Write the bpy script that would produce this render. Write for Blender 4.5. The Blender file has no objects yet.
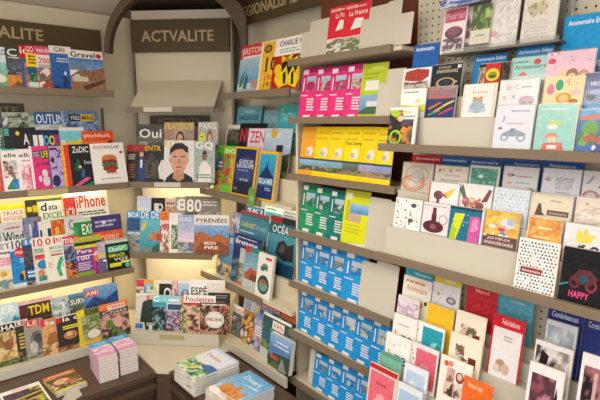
import bpy, bmesh, math, random
from mathutils import Vector, Matrix, noise

S = bpy.context.scene
COL = S.collection
HC = 1.70                                  # eye height
F = 481.0                                  # focal length in pixels of the 600x400 frame
PITCH, AZ = math.radians(9.2), math.radians(40)

# ------------------------------------------------------------------ helpers
def lin(c):
    c = c.lstrip('#')
    if len(c) == 3: c = ''.join(k + k for k in c)
    v = [int(c[i:i + 2], 16) / 255 for i in (0, 2, 4)]
    return tuple(((x + .055) / 1.055) ** 2.4 if x > .04045 else x / 12.92 for x in v) + (1.0,)

def ray(px, py):
    x = (px - 300) / F; y = (200 - py) / F
    f = math.cos(PITCH) + y * math.sin(PITCH); z = y * math.cos(PITCH) - math.sin(PITCH)
    return Vector((f * math.sin(AZ) + x * math.cos(AZ), f * math.cos(AZ) - x * math.sin(AZ), z))

def project(P):
    f = P.x * math.sin(AZ) + P.y * math.cos(AZ); r = P.x * math.cos(AZ) - P.y * math.sin(AZ)
    d = f * math.cos(PITCH) - P.z * math.sin(PITCH); u = f * math.sin(PITCH) + P.z * math.cos(PITCH)
    return 300 + F * r / d, 200 - F * u / d

Q = math.sqrt(.5)
RK = {'L': (Vector((0, 1, 0)), Vector((1, 0, 0)), 0.0),
      'R': (Vector((1, 0, 0)), Vector((0, -1, 0)), -math.pi / 2),
      'D': (Vector((Q, Q, 0)), Vector((Q, -Q, 0)), -math.pi / 4)}
Z3 = Vector((0, 0, 1))

def on_plane(px, py, n, c):
    r = ray(px, py); return r * (c / r.dot(n))

def obj(name, bm, mat, parent=None, smooth=False):
    me = bpy.data.meshes.new(name); bm.to_mesh(me); bm.free()
    me.materials.append(mat)
    if smooth:
        for p in me.polygons: p.use_smooth = True
    o = bpy.data.objects.new(name, me); COL.objects.link(o)
    if parent: o.parent = parent
    return o

def tag(o, label, cat, group=None):
    o['label'] = label; o['category'] = cat
    if group: o['group'] = group
    return o

def thing(name, label, cat, loc, rot=(0, 0, 0), group=None):
    o = bpy.data.objects.new(name, None); COL.objects.link(o)
    o.empty_display_size = .05
    o.location = loc; o.rotation_euler = rot
    return tag(o, label, cat, group)

def box(bm, x0, y0, z0, x1, y1, z1, bev=0):
    v = [bm.verts.new(p) for p in ((x0, y0, z0), (x1, y0, z0), (x1, y1, z0), (x0, y1, z0), (x0, y0, z1), (x1, y0, z1), (x1, y1, z1), (x0, y1, z1))]
    fs = [bm.faces.new([v[i] for i in q]) for q in ((3, 2, 1, 0), (4, 5, 6, 7), (0, 1, 5, 4), (1, 2, 6, 5), (2, 3, 7, 6), (3, 0, 4, 7))]
    if bev:
        es = list({e for f in fs for e in f.edges})
        bmesh.ops.bevel(bm, geom=es, offset=bev, segments=2, affect='EDGES', profile=.5)
    return v

def prism(bm, pts, z0, z1):
    """pts counter-clockwise seen from above"""
    a = [bm.verts.new((x, y, z0)) for x, y in pts]; b = [bm.verts.new((x, y, z1)) for x, y in pts]
    n = len(pts)
    bm.faces.new(a[::-1]); bm.faces.new(b)
    for i in range(n):
        j = (i + 1) % n; bm.faces.new((a[i], a[j], b[j], b[i]))

def profile(bm, pts, x0, x1):
    """pts (y, z) extruded along x"""
    a = [bm.verts.new((x0, y, z)) for y, z in pts]; b = [bm.verts.new((x1, y, z)) for y, z in pts]
    n = len(pts)
    f1 = bm.faces.new(a); f2 = bm.faces.new(b[::-1])
    for i in range(n):
        j = (i + 1) % n; bm.faces.new((a[j], a[i], b[i], b[j]))
    bmesh.ops.recalc_face_normals(bm, faces=bm.faces)

# ------------------------------------------------------------------ materials
def mat(name, col, rough=.5, spec=.4, metal=0, noise_amt=0, scale=20, bump=0, coat=0, stretch=None, emit=None):
    m = bpy.data.materials.new(name); m.use_nodes = True
    nt = m.node_tree; b = nt.nodes['Principled BSDF']
    b.inputs['Base Color'].default_value = lin(col); b.inputs['Roughness'].default_value = rough
    b.inputs['Specular IOR Level'].default_value = spec; b.inputs['Metallic'].default_value = metal
    b.inputs['Coat Weight'].default_value = coat
    if emit: b.inputs['Emission Color'].default_value = lin(emit[0]); b.inputs['Emission Strength'].default_value = emit[1]
    if noise_amt or bump:
        tc = nt.nodes.new('ShaderNodeTexCoord'); mp = nt.nodes.new('ShaderNodeMapping')
        if stretch: mp.inputs['Scale'].default_value = stretch
        nz = nt.nodes.new('ShaderNodeTexNoise'); nz.inputs['Scale'].default_value = scale; nz.inputs['Detail'].default_value = 5
        nt.links.new(tc.outputs['Object'], mp.inputs['Vector']); nt.links.new(mp.outputs['Vector'], nz.inputs['Vector'])
        if noise_amt:
            mx = nt.nodes.new('ShaderNodeMix'); mx.data_type = 'RGBA'
            c = lin(col)
            mx.inputs['A'].default_value = tuple(x * (1 - noise_amt) for x in c[:3]) + (1,)
            mx.inputs['B'].default_value = tuple(min(1, x * (1 + noise_amt)) for x in c[:3]) + (1,)
            nt.links.new(nz.outputs['Fac'], mx.inputs['Factor']); nt.links.new(mx.outputs['Result'], b.inputs['Base Color'])
        if bump:
            bp = nt.nodes.new('ShaderNodeBump'); bp.inputs['Strength'].default_value = bump; bp.inputs['Distance'].default_value = .002
            nt.links.new(nz.outputs['Fac'], bp.inputs['Height']); nt.links.new(bp.outputs['Normal'], b.inputs['Normal'])
    return m

def print_mat(name, rough, coat, grain, grain_scale):
    m = mat(name, 'fff', rough, .2, coat=coat)
    nt = m.node_tree; a = nt.nodes.new('ShaderNodeAttribute'); a.attribute_name = 'ink'
    # the fine grain of a printed picture: dark inks vary most, white paper not at all
    tc = nt.nodes.new('ShaderNodeTexCoord'); oi = nt.nodes.new('ShaderNodeObjectInfo'); ad = nt.nodes.new('ShaderNodeVectorMath'); ad.operation = 'ADD'
    sc = nt.nodes.new('ShaderNodeVectorMath'); sc.operation = 'SCALE'; sc.inputs['Scale'].default_value = 40
    cb = nt.nodes.new('ShaderNodeCombineXYZ'); nt.links.new(oi.outputs['Random'], cb.inputs[0]); nt.links.new(oi.outputs['Random'], cb.inputs[2])
    nt.links.new(cb.outputs[0], sc.inputs[0]); nt.links.new(tc.outputs['Object'], ad.inputs[0]); nt.links.new(sc.outputs[0], ad.inputs[1])
    nz = nt.nodes.new('ShaderNodeTexNoise'); nz.inputs['Scale'].default_value = grain_scale; nz.inputs['Detail'].default_value = 3; nt.links.new(ad.outputs[0], nz.inputs['Vector'])
    mr = nt.nodes.new('ShaderNodeMapRange'); mr.inputs['From Min'].default_value = .3; mr.inputs['From Max'].default_value = .7
    mr.inputs['To Min'].default_value = 1 - grain; mr.inputs['To Max'].default_value = 1 + grain; nt.links.new(nz.outputs['Fac'], mr.inputs['Value'])
    bw = nt.nodes.new('ShaderNodeRGBToBW'); nt.links.new(a.outputs['Color'], bw.inputs[0])
    inv = nt.nodes.new('ShaderNodeMath'); inv.operation = 'SUBTRACT'; inv.inputs[0].default_value = 1; inv.use_clamp = True; nt.links.new(bw.outputs[0], inv.inputs[1])
    mu = nt.nodes.new('ShaderNodeVectorMath'); mu.operation = 'SCALE'; nt.links.new(a.outputs['Color'], mu.inputs[0]); nt.links.new(mr.outputs[0], mu.inputs['Scale'])
    mx = nt.nodes.new('ShaderNodeMix'); mx.data_type = 'RGBA'; nt.links.new(inv.outputs[0], mx.inputs['Factor'])
    nt.links.new(a.outputs['Color'], mx.inputs['A']); nt.links.new(mu.outputs[0], mx.inputs['B'])
    nt.links.new(mx.outputs['Result'], nt.nodes['Principled BSDF'].inputs['Base Color'])
    return m

def peg_mat():
    m = mat('pegboard', 'c6c0ae', .6, .3)
    nt = m.node_tree; b = nt.nodes['Principled BSDF']
    tc = nt.nodes.new('ShaderNodeTexCoord'); sp = nt.nodes.new('ShaderNodeSeparateXYZ')
    nt.links.new(tc.outputs['Object'], sp.inputs[0])
    def M(op, a, v=None):
        n = nt.nodes.new('ShaderNodeMath'); n.operation = op
        for i, q in enumerate((a, v)):
            if q is None: continue
            if isinstance(q, (int, float)): n.inputs[i].default_value = q
            else: nt.links.new(q, n.inputs[i])
        return n.outputs[0]
    def cell(o): return M('POWER', M('SUBTRACT', M('FRACT', M('MULTIPLY', o, 1 / .0285)), .5), 2)
    d = M('SQRT', M('ADD', cell(sp.outputs['X']), cell(sp.outputs['Z'])))
    k = M('LESS_THAN', d, .135)
    mx = nt.nodes.new('ShaderNodeMix'); mx.data_type = 'RGBA'
    mx.inputs['A'].default_value = lin('c6c0ae'); mx.inputs['B'].default_value = lin('2a241c')
    nt.links.new(k, mx.inputs['Factor']); nt.links.new(mx.outputs['Result'], b.inputs['Base Color'])
    return m

def sleeve_mat():
    m = bpy.data.materials.new('cellophane'); m.use_nodes = True
    nt = m.node_tree; nt.nodes.clear()
    o = nt.nodes.new('ShaderNodeOutputMaterial'); t = nt.nodes.new('ShaderNodeBsdfTransparent'); g = nt.nodes.new('ShaderNodeBsdfGlossy')
    g.inputs['Roughness'].default_value = .2
    nz = nt.nodes.new('ShaderNodeTexNoise'); nz.inputs['Scale'].default_value = 30
    bp = nt.nodes.new('ShaderNodeBump'); bp.inputs['Strength'].default_value = .25; bp.inputs['Distance'].default_value = .003
    tc = nt.nodes.new('ShaderNodeTexCoord'); nt.links.new(tc.outputs['Object'], nz.inputs['Vector'])
    nt.links.new(nz.outputs['Fac'], bp.inputs['Height']); nt.links.new(bp.outputs['Normal'], g.inputs['Normal'])
    mx = nt.nodes.new('ShaderNodeMixShader'); mx.inputs['Fac'].default_value = .035
    nt.links.new(t.outputs[0], mx.inputs[1]); nt.links.new(g.outputs[0], mx.inputs[2]); nt.links.new(mx.outputs[0], o.inputs[0])
    return m

CREAM = mat('cream laminate', 'd3c9b0', .45, .4, noise_amt=.03, scale=6)
TAN = mat('tan price strip', 'b3a579', .5)
CREAM2 = mat('ivory plastic', 'c9c3b3', .35, .5, noise_amt=.02, scale=8)
LIP = mat('taupe edging', '7d6e5a', .5, .35, noise_amt=.08, scale=14)
SIGN = mat('dark olive sign board', '54472c', .55, .3, noise_amt=.08, scale=5)
GOLD = mat('gilt letters', 'b9a377', .45, .5)
FADED = mat('dull plate letters', '9a927c', .6, .3)
PLATE = mat('dark plate', '5b5347', .5, .3)
WOOD = mat('dark walnut', '574438', .42, .4, noise_amt=.25, scale=7, stretch=(1, 12, 12), bump=.1)
ARCHW = mat('dark stained beam', '5a4637', .5, .35, noise_amt=.2, scale=9, stretch=(2, 8, 8))
REDW = mat('reddish brown board', '6f3a26', .5, .35, noise_amt=.12, scale=6)
RAIL = mat('grey metal rail', '6f6a60', .4, .5, metal=.6)
PAPER = mat('paper block', 'dedad2', .8, .2, noise_amt=.08, scale=60, stretch=(1, 200, 1))
WHITE = mat('white card', 'e9e6df', .7, .25)
PAINT = mat('beige wall paint', 'cdc3b0', .85, .2, noise_amt=.03, scale=3)
CEIL = mat('pinkish beige ceiling paint', 'cbbfae', .9, .15, noise_amt=.03, scale=2)
SHADEC = mat('shadow brown ceiling panel', '453a30', .7, .2, noise_amt=.1, scale=4)  # shadow of the corner bay ceiling put into the panel colour
FLOORM = mat('terracotta floor', '7d4630', .5, .4, noise_amt=.2, scale=9)
PEG = peg_mat()
PRINT = print_mat('coated print', .34, .08, .38, 55)
MAPP = print_mat('map cover print', .4, .0, .12, 40)
CARDP = print_mat('card print', .5, .0, .2, 70)
SLEEVE = sleeve_mat()
TUBE = mat('lit tube', 'fff3d8', .4, emit=('ffe9b8', 5))
LAMP = mat('lit diffuser', 'ffffff', .5, emit=('fff4e2', 6))
ACRY = mat('clear acrylic', 'e4e8e6', .08, .6)
ACRY.node_tree.nodes['Principled BSDF'].inputs['Transmission Weight'].default_value = .9
GREENP = None

# ------------------------------------------------------------------ lettering
CH = "ABCDEFGHIJKLMNOPQRSTUVWXYZabcdefghijklmnopqrstuvwxyz0123456789!?&'.,+%|:-ÉÈéèêœ"
GL = {}
def load_glyphs():
    tmp = []
    for c in CH:
        for s in (c, 'H' + c + 'H', ):
            cu = bpy.data.curves.new('g', 'FONT'); cu.body = s; cu.resolution_u = 2; cu.offset = .018
            o = bpy.data.objects.new('g', cu); COL.objects.link(o); tmp.append((c, s, o))
    cu = bpy.data.curves.new('g', 'FONT'); cu.body = 'HH'; hh = bpy.data.objects.new('g', cu); COL.objects.link(hh)
    bpy.context.view_layer.update(); dg = bpy.context.evaluated_depsgraph_get()
    def grab(o):
        ev = o.evaluated_get(dg); me = ev.to_mesh()
        r = ([(v.co.x, v.co.y) for v in me.vertices], [tuple(p.vertices) for p in me.polygons]); ev.to_mesh_clear(); return r
    v, _ = grab(hh); wh = max(p[0] for p in v)
    for c, s, o in tmp:
        vs, ps = grab(o)
        if len(s) == 1: GL[c] = [vs, ps, 0]
        else: GL[c][2] = max(p[0] for p in vs) - wh
    for o in [t[2] for t in tmp] + [hh]:
        d = o.data; bpy.data.objects.remove(o); bpy.data.curves.remove(d)
load_glyphs()

def text_polys(s, x0, y0, x1, y1):
    """polygons of the words fitted into the box (caps fill its height)"""
    out = []; pen = 0
    for c in s:
        if c == ' ' or c not in GL: pen += .3; continue
        vs, ps, adv = GL[c]
        for p in ps: out.append([(vs[i][0] + pen, vs[i][1]) for i in p])
        pen += adv
    if not out: return out
    xs = [q[0] for p in out for q in p]; ys = [q[1] for p in out for q in p]
    a, b = min(xs), max(xs); c, d = min(min(ys), 0), max(ys)
    sx = (x1 - x0) / max(b - a, 1e-6); sy = (y1 - y0) / max(d - c, 1e-6)
    return [[(x0 + (q[0] - a) * sx, y0 + (q[1] - c) * sy) for q in p] for p in out]

# ------------------------------------------------------------------ printed fronts
class Art:
    """flat printed layers in 0..1 coordinates, each lying a hair before the one below"""
    def __init__(s): s.polys = []; s.k = 0
    def add(s, pts, cols): s.polys.append((pts, cols, s.k))

def run_art(code):
    a = Art()
    for line in code.split(';'):
        t = line.split()
        if not t: continue
        a.k += 1; op = t[0]
        if len(op) > 1 or op.isdigit():                # background colour
            c = lin(op); a.add([(0, 0), (1, 0), (1, 1), (0, 1)], [c] * 4); continue
        if op == 'P':
            c = lin(t[1]); v = list(map(float, t[2:])); a.add(list(zip(v[::2], v[1::2])), [c] * (len(v) // 2)); continue
        n = list(map(float, t[1:5]))
        x0, y0, x1, y1 = n
        if op == 'R':
            a.add([(x0, y0), (x1, y0), (x1, y1), (x0, y1)], [lin(t[5])] * 4)
        elif op == 'G':
            b, c = lin(t[5]), lin(t[6]); a.add([(x0, y0), (x1, y0), (x1, y1), (x0, y1)], [b, b, c, c])
        elif op == 'E':
            c = lin(t[5]); N = 18
            a.add([(x0 + x1 * math.cos(6.2832 * i / N), y0 + y1 * math.sin(6.2832 * i / N)) for i in range(N)], [c] * N)
        elif op == 'O':                                  # ring
            c = lin(t[5]); N = 18; th = float(t[6])
            for i in range(N):
                p, q = 6.2832 * i / N, 6.2832 * (i + 1) / N
                a.add([(x0 + x1 * math.cos(p), y0 + y1 * math.sin(p)), (x0 + x1 * math.cos(q), y0 + y1 * math.sin(q)),
                       (x0 + x1 * th * math.cos(q), y0 + y1 * th * math.sin(q)), (x0 + x1 * th * math.cos(p), y0 + y1 * th * math.sin(p))], [c] * 4)
        elif op == 'T':
            c = lin(t[5]); w = ' '.join(t[6:])
            for p in text_polys(w, x0, y0, x1, y1): a.add(p, [c] * len(p))
        elif op == 'L':                                  # small print: n rows of dashes
            c = lin(t[6]); m = int(t[5]); rnd = random.Random(int(x0 * 991 + y0 * 37))
            for i in range(m):
                yy = y0 + (y1 - y0) * (i + .2) / m; hh = (y1 - y0) / m * .55; x = x0; e = x1 - rnd.random() * .25 * (x1 - x0)
                while x < e:
                    q = min(e, x + (x1 - x0) * rnd.uniform(.08, .25)); a.add([(x, yy), (q, yy), (q, yy + hh), (x, yy + hh)], [c] * 4); x = q + (x1 - x0) * .03
        elif op == 'N':                                  # soft mottled picture
            sd = int(t[5]); pal = [lin(c) for c in t[6].split(',')]; nx = int(t[7]) if len(t) > 7 else 9; ny = int(t[8]) if len(t) > 8 else 11
            fx, fy = nx * .55, ny * .55; nx, ny = int(nx * 1.8), int(ny * 1.8); rnd = random.Random(sd); m = len(pal); g = []
            for i in range(nx + 1):
                g.append([])
                for j in range(ny + 1):
                    q = Vector((i / nx * fx * .5 + sd * 7.3, j / ny * fy * .5, sd * 3.1))
                    v = noise.noise(q) * .8 + noise.noise(q * 2.7) * .45
                    c = pal[int((v * .5 + .5) * m * 1.25 + .3 * rnd.random()) % m]; b = rnd.uniform(.78, 1.18)
                    g[-1].append(tuple(min(1, x * b) for x in c[:3]) + (1,))
            for i in range(nx):
                for j in range(ny):
                    X0, X1 = x0 + (x1 - x0) * i / nx, x0 + (x1 - x0) * (i + 1) / nx
                    Y0, Y1 = y0 + (y1 - y0) * j / ny, y0 + (y1 - y0) * (j + 1) / ny
                    a.add([(X0, Y0), (X1, Y0), (X1, Y1), (X0, Y1)], [g[i][j], g[i + 1][j], g[i + 1][j + 1], g[i][j + 1]])
        elif op == 'S':                                  # scattered small marks: n seed size colours shape
            m, sd, sz = int(t[5]), int(t[6]), float(t[7]); pal = [lin(c) for c in t[8].split(',')]; sh = t[9] if len(t) > 9 else 'e'
            rnd = random.Random(sd)
            for _ in range(m):
                cx, cy, c, z = rnd.uniform(x0, x1), rnd.uniform(y0, y1), rnd.choice(pal), sz * rnd.uniform(.6, 1.2); an = rnd.uniform(0, 6.28)
                N = {'e': 8, 't': 3, 'r': 4}[sh]
                st = .45 if sh == 'r' else 1
                a.add([(cx + z * math.cos(an + 6.2832 * i / N), cy + z * st * math.sin(an + 6.2832 * i / N)) for i in range(N)], [c] * N)
        elif op == 'V':                                  # rows of small triangles
            nx, ny = int(t[5]), int(t[6]); pal = [lin(c) for c in t[7].split(',')]; rnd = random.Random(3)
            for j in range(ny):
                for i in range(nx):
                    cx = x0 + (x1 - x0) * (i + (.5 if j % 2 else .1)) / nx; cy = y0 + (y1 - y0) * (j + .1) / ny; w = (x1 - x0) / nx * .8; h = (y1 - y0) / ny * .75
                    c = rnd.choice(pal); a.add([(cx, cy), (cx + w, cy), (cx + w / 2, cy + h)], [c] * 3)
    return a

STEP = .00006
def cover_mesh(name, code, w, h, th=.0008, spine=0.0, skew=None):
    """front leaf with its print; spine: depth of the folded edge along the left side"""
    a = run_art(code)
    vs, fs, cs = [], [], []
    def face(pts, cols):
        b = len(vs); vs.extend(pts); fs.append(tuple(range(b, b + len(pts)))); cs.extend(cols)
    bg = a.polys[0][1][0]
    x0, x1 = -w / 2, w / 2
    c4 = [bg] * 4
    face([(x0, th, 0), (x0, th, h), (x1, th, h), (x1, th, 0)], c4)
    face([(x0, 0, h), (x1, 0, h), (x1, th, h), (x0, th, h)], c4); face([(x0, th, 0), (x1, th, 0), (x1, 0, 0), (x0, 0, 0)], c4)
    face([(x1, 0, 0), (x1, th, 0), (x1, th, h), (x1, 0, h)], c4)
    d = th + spine
    face([(x0, d, 0), (x0, 0, 0), (x0, 0, h), (x0, d, h)], c4)
    if spine:
        face([(x0 + .0006, d, 0), (x0 + .0006, d, h), (x0 + .0006, th, h), (x0 + .0006, th, 0)], c4)
        face([(x0, d, 0), (x0, d, h), (x0 + .0006, d, h), (x0 + .0006, d, 0)], c4)
    for pts, cols, k in a.polys:
        y = -(k - 1) * STEP
        q = [(x0 + min(1, max(0, px)) * w, y, min(1, max(0, py)) * h) for px, py in pts]
        ar = sum(q[i][0] * q[(i + 1) % len(q)][2] - q[(i + 1) % len(q)][0] * q[i][2] for i in range(len(q)))
        if abs(ar) < 1e-12: continue
        if ar < 0: q = q[::-1]; cols = cols[::-1]
        face(q, cols)
    me = bpy.data.meshes.new(name); me.from_pydata(vs, [], fs)
    at = me.color_attributes.new('ink', 'FLOAT_COLOR', 'CORNER')
    flat = []
    for c in cs: flat.extend(c)
    at.data.foreach_set('color', flat)
    return me

def add_mesh(name, me, m, parent):
    if not me.materials: me.materials.append(m)
    o = bpy.data.objects.new(name, me); COL.objects.link(o); o.parent = parent; return o

def block(name, w, h, y0, y1, m, parent, inset=.001, bottom=.0):
    bm = bmesh.new(); box(bm, -w / 2 + inset, y0, bottom, w / 2 - inset, y1, h - inset)
    return obj(name, bm, m, parent)

KIND = {'magazine': .21, 'folded_map': .11, 'greeting_card': .12, 'card_divider': .12, 'blank_divider': .11}
LOG = []
def solve(rack, d0, zb, xl, xr, yt, lean, w=None):
    p, e, yaw = RK[rack]; t = math.tan(lean); n = p - Z3 * t; c = d0 - t * zb
    xm = (xl + xr) / 2 if xr is not None else xl + 12
    P = on_plane(xm, yt, n, c); ztop = P.z
    yb = project(p * d0 + e * P.dot(e) + Z3 * zb)[1]; ym = (yt + yb) / 2
    ul = on_plane(xl, ym, n, c).dot(e)
    ur = on_plane(xr, ym, n, c).dot(e) if xr is not None else ul + w
    return ul, ur, (ztop - zb) / math.cos(lean)

def item(kind, rack, d0, zb, xl, xr, yt, code, label, group, lean, roll=0, th=.0045, copies=1, sleeve=False, env=None):
    ul, ur, h = solve(rack, d0, zb, xl, xr, yt, lean, KIND[kind])
    w = ur - ul; LOG.append((label[:40], round(w, 3), round(h, 3)))
    p, e, yaw = RK[rack]
    zb += abs(math.sin(roll)) * w / 2 + .001 + max(0, th - .005) * math.sin(lean)
    loc = p * d0 + e * (ul + ur) / 2 + Z3 * (zb + HC)
    cat = {'magazine': 'magazine', 'folded_map': 'map', 'greeting_card': 'card', 'card_divider': 'divider', 'blank_divider': 'divider'}[kind]
    r = thing(kind, label, cat, loc, (-lean, roll, yaw), group)
    build(kind, r, code, w, h, th, sleeve, env)
    if copies > 1:                                       # further copies of the same issue right behind it
        for i in range(1, copies):
            c = r.copy(); COL.objects.link(c); c.location = loc + p * (i * (th + .0022))
            c['label'] = 'copy standing directly behind the ' + label.split(' on the ')[0].split(' in the ')[0]
            for ch in list(r.children):
                k = ch.copy(); COL.objects.link(k); k.parent = c
    return r

def build(kind, r, code, w, h, th=.0045, sleeve=False, env=None):
    if kind in ('magazine', 'folded_map'):
        add_mesh('cover', cover_mesh('cover', code, w, h, .0006, th - .001), PRINT if kind == 'magazine' else MAPP, r)
        block('pages', w, h, .0007, th, PAPER, r)
    elif kind == 'greeting_card':
        add_mesh('card_front', cover_mesh('card_front', code, w, h, .0006, .0012), CARDP, r)
        bm = bmesh.new(); box(bm, -w / 2 + .001, .0008, .0002, w / 2 + .0025, .0045, h + .002)
        obj('envelope', bm, ENV.get(env, ENV['kraft']), r)
        if sleeve:
            bm = bmesh.new(); box(bm, -w / 2 - .003, -.0022, .0004, w / 2 + .006, -.0018, h + .006)
            obj('sleeve', bm, SLEEVE, r)
    elif kind == 'card_divider':
        add_mesh('divider_front', cover_mesh('divider_front', code, w, h, .0008, .0006), CARDP, r)
        block('divider_sheet', w, h, .001, .0022, WHITE, r, inset=.0004)
    elif kind == 'blank_divider':
        q = .006; pts = [(-w / 2, 0), (w / 2, 0), (w / 2, h - q), (w / 2 - q, h), (-w / 2 + q, h), (-w / 2, h - q)]
        bm = bmesh.new(); f = [bm.verts.new((x, 0, z)) for x, z in pts]; k = [bm.verts.new((x, .0022, z)) for x, z in pts]
        bm.faces.new(f); bm.faces.new(k[::-1])
        for i in range(6): bm.faces.new((f[i], k[i], k[(i + 1) % 6], f[(i + 1) % 6]))
        bmesh.ops.recalc_face_normals(bm, faces=bm.faces); obj('divider_sheet', bm, CREAM2, r)
ENV = {'cream': mat('cream envelope', 'e9dcb8', .7), 'blue': mat('blue envelope', '5f9ccc', .7), 'red': mat('red envelope', 'c8303a', .7), 'kraft': mat('pale grey envelope', 'bdb7aa', .7)}

def row(kind, rack, d, zb, items, group, where, lean=10, pitch=.0058, alt=0, **kw):
    n = len(items); ln = math.radians(lean)
    for j, it in enumerate(items):
        xl, xr, yt, code, look = it[:5]; x = dict(kw); x.update(it[5] if len(it) > 5 else {})
        sh = x.pop('z', 0)
        item(kind, rack, d + ((j % 2) * alt if alt else (n - 1 - j) * pitch), zb + sh, xl, xr, yt, code, (look + ' ' + where).strip(), group, ln, **x)

# ------------------------------------------------------------------ the room
def struct(name, bm, m):
    o = obj(name, bm, m); o['kind'] = 'structure'; return o
def sbox(name, a, b, m):
    bm = bmesh.new(); box(bm, *a, *b); return struct(name, bm, m)
CZ = 2.95
sbox('floor', (-1.9, -1.6, -.05), (2.16, 3.9, 0), FLOORM)
sbox('ceiling', (-1.9, -1.6, CZ), (2.16, 3.9, CZ + .05), CEIL)
sbox('wall_left', (-1.9, 3.8, 0), (2.16, 3.9, CZ), PAINT)
sbox('wall_right', (2.1, -1.6, 0), (2.16, 3.8, CZ), PAINT)
bm = bmesh.new(); profile(bm, [(3.795, HC + .77), (3.735, HC + .77), (3.05, CZ - .002), (3.795, CZ - .002)], -1.89, 1.40); struct('trim_sloped_ceiling', bm, CEIL)
bm = bmesh.new(); box(bm, 1.405, 2.7, HC + .845, 2.095, 3.795, HC + .90); struct('trim_corner_ceiling', bm, SHADEC)

# arched beam spanning the corner bay
def arch():
    r = thing('arched_beam', 'dark stained arched beam spanning the corner above the signs', 'beam', (0, 0, 0))
    p, e, yaw = RK['D']; bm = bmesh.new(); u0, hs, zb, rise, N = -1.14, .46, HC + .47, .42, 28
    rings = []
    for i in range(N + 1):
        t = math.pi * i / N; k = .035 + .075 * i / N
        for_ = []
        for (ro, dd) in ((0, 0), (k, 0), (k, .06), (0, .06)):
            u = min(u0 - (hs + ro) * math.cos(t), -.648 + .0005 * ro); z = zb + (rise + ro) * math.sin(t)
            P = p * (3.29 + dd) + e * u; for_.append(bm.verts.new((P.x, P.y, min(z, HC + .84))))
        rings.append(for_)
    for a, b in zip(rings, rings[1:]):
        for i in range(4): bm.faces.new((a[i], a[(i + 1) % 4], b[(i + 1) % 4], b[i]))
    bm.faces.new(rings[0]); bm.faces.new(rings[-1][::-1])
    bmesh.ops.recalc_face_normals(bm, faces=bm.faces)
    obj('beam', bm, ARCHW, r)
arch()

# ------------------------------------------------------------------ racks
def root_at(name, rack, label, cat, d=0, group=None):
    p, e, yaw = RK[rack]
    return thing(name, label, cat, (0, 0, HC), (0, 0, yaw), group)
# inside a rack's own frame: x = u (to the right along the rack), y = d (depth), z = height relative to the eye

def words(parent, name, s, x0, x1, z0, z1, y, m):
    bm = bmesh.new()
    for poly in text_polys(s, x0, z0, x1, z1):
        try: bm.faces.new([bm.verts.new((a, y, b)) for a, b in poly])
        except ValueError: pass
    g = bmesh.ops.extrude_face_region(bm, geom=list(bm.faces))
    for v in [q for q in g['geom'] if isinstance(q, bmesh.types.BMVert)]: v.co.y += .0025
    bmesh.ops.recalc_face_normals(bm, faces=bm.faces)
    return obj(name, bm, m, parent)

def bx(name, parent, a, b, m, bev=0):
    bm = bmesh.new(); box(bm, *a, *b, bev=bev); return obj(name, bm, m, parent)

def stair(name, parent, x0, x1, tiers, zbot, back, m):
    """tiers: (front d, top z) from the front to the back; one solid stepped tray"""
    pts = [(tiers[0][0], zbot)]
    for i, (d, z) in enumerate(tiers):
        pts.append((d, z))
        pts.append((tiers[i + 1][0] if i + 1 < len(tiers) else back, z))
    pts.append((back, zbot))
    bm = bmesh.new(); profile(bm, pts, x0, x1); return obj(name, bm, m, parent)

def lamp_strip(parent, x0, x1, y, z, power, col=(1, .84, .58), w=.05):
    """a small fluorescent batten under a shelf with its light"""
    bm = bmesh.new(); N = 10
    a = [bm.verts.new((x0, y + .006 * math.cos(6.2832 * i / N), z + .006 * math.sin(6.2832 * i / N))) for i in range(N)]
    b = [bm.verts.new((x1, v.co.y, v.co.z)) for v in a]
    bm.faces.new(a[::-1]); bm.faces.new(b)
    for i in range(N): bm.faces.new((a[i], a[(i + 1) % N], b[(i + 1) % N], b[i]))
    bmesh.ops.recalc_face_normals(bm, faces=bm.faces)
    obj('light_tube', bm, TUBE, parent)
    l = bpy.data.lights.new('shelf_light', 'AREA'); l.shape = 'RECTANGLE'; l.size = (x1 - x0); l.size_y = w
    l.energy = power; l.color = col
    o = bpy.data.objects.new('shelf_light', l); COL.objects.link(o); o.parent = parent
    o.location = ((x0 + x1) / 2, y + .02, z - .0005); o.rotation_euler = (math.radians(8), 0, 0)

def mag_shelf(parent, x0, x1, dl, z, back, n, pitch=.085, rise=.1, lip1=None, light=0, lipx=None):
    s = stair('shelf', parent, x0, x1, [(dl + .014 + pitch * k - (.008 if k else 0), z + rise * k) for k in range(n)], z - .022, back, CREAM)
    a, b = lipx or (x0, x1)
    bx('shelf_edging', s, (a, dl - .004, z - .036), (b, dl + .0135, z + .006), LIP, .002)
    if light: lamp_strip(s, x0 + .06, x1 - .06, back - .15, z - .029, light)
    return s

# zone 1: rack along the back wall
ZL = {1: .202, 2: -.420, 3: -1.036}
L = root_at('magazine_rack', 'L', 'cream magazine rack with stepped shelves under the long sign board at the side wall', 'rack')
bx('back_panel', L, (-.75, 3.70, -1.695), (1.50, 3.73, .764), CREAM)
for k, (z, x1, n) in {1: (ZL[1], 1.165, 1), 2: (ZL[2], 1.222, 3), 3: (ZL[3], 1.232, 3)}.items():
    mag_shelf(L, -.7, x1, 3.33, z, 3.695, n, light=(0, 0, 5.0, 6.5)[k])
bx('price_strip', L, (.60, 3.322, ZL[2] - .032), (.83, 3.3255, ZL[2] + .003), TAN)
sg = bx('sign_board', L, (-.5, 3.672, .474), (1.215, 3.698, .648), SIGN, .002)
words(sg, 'lettering', 'ACTUALITE', .30, .838, .533, .607, 3.668, GOLD)
pl = bx('section_plate', L, (-.1, 3.688, .04), (.69, 3.698, .122), PLATE)
words(pl, 'lettering', 'ACTUALITE', .24, .65, .055, .10, 3.685, FADED)
bx('upright', L, (1.19, 3.685, -.30), (1.205, 3.698, .10), RAIL)
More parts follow.
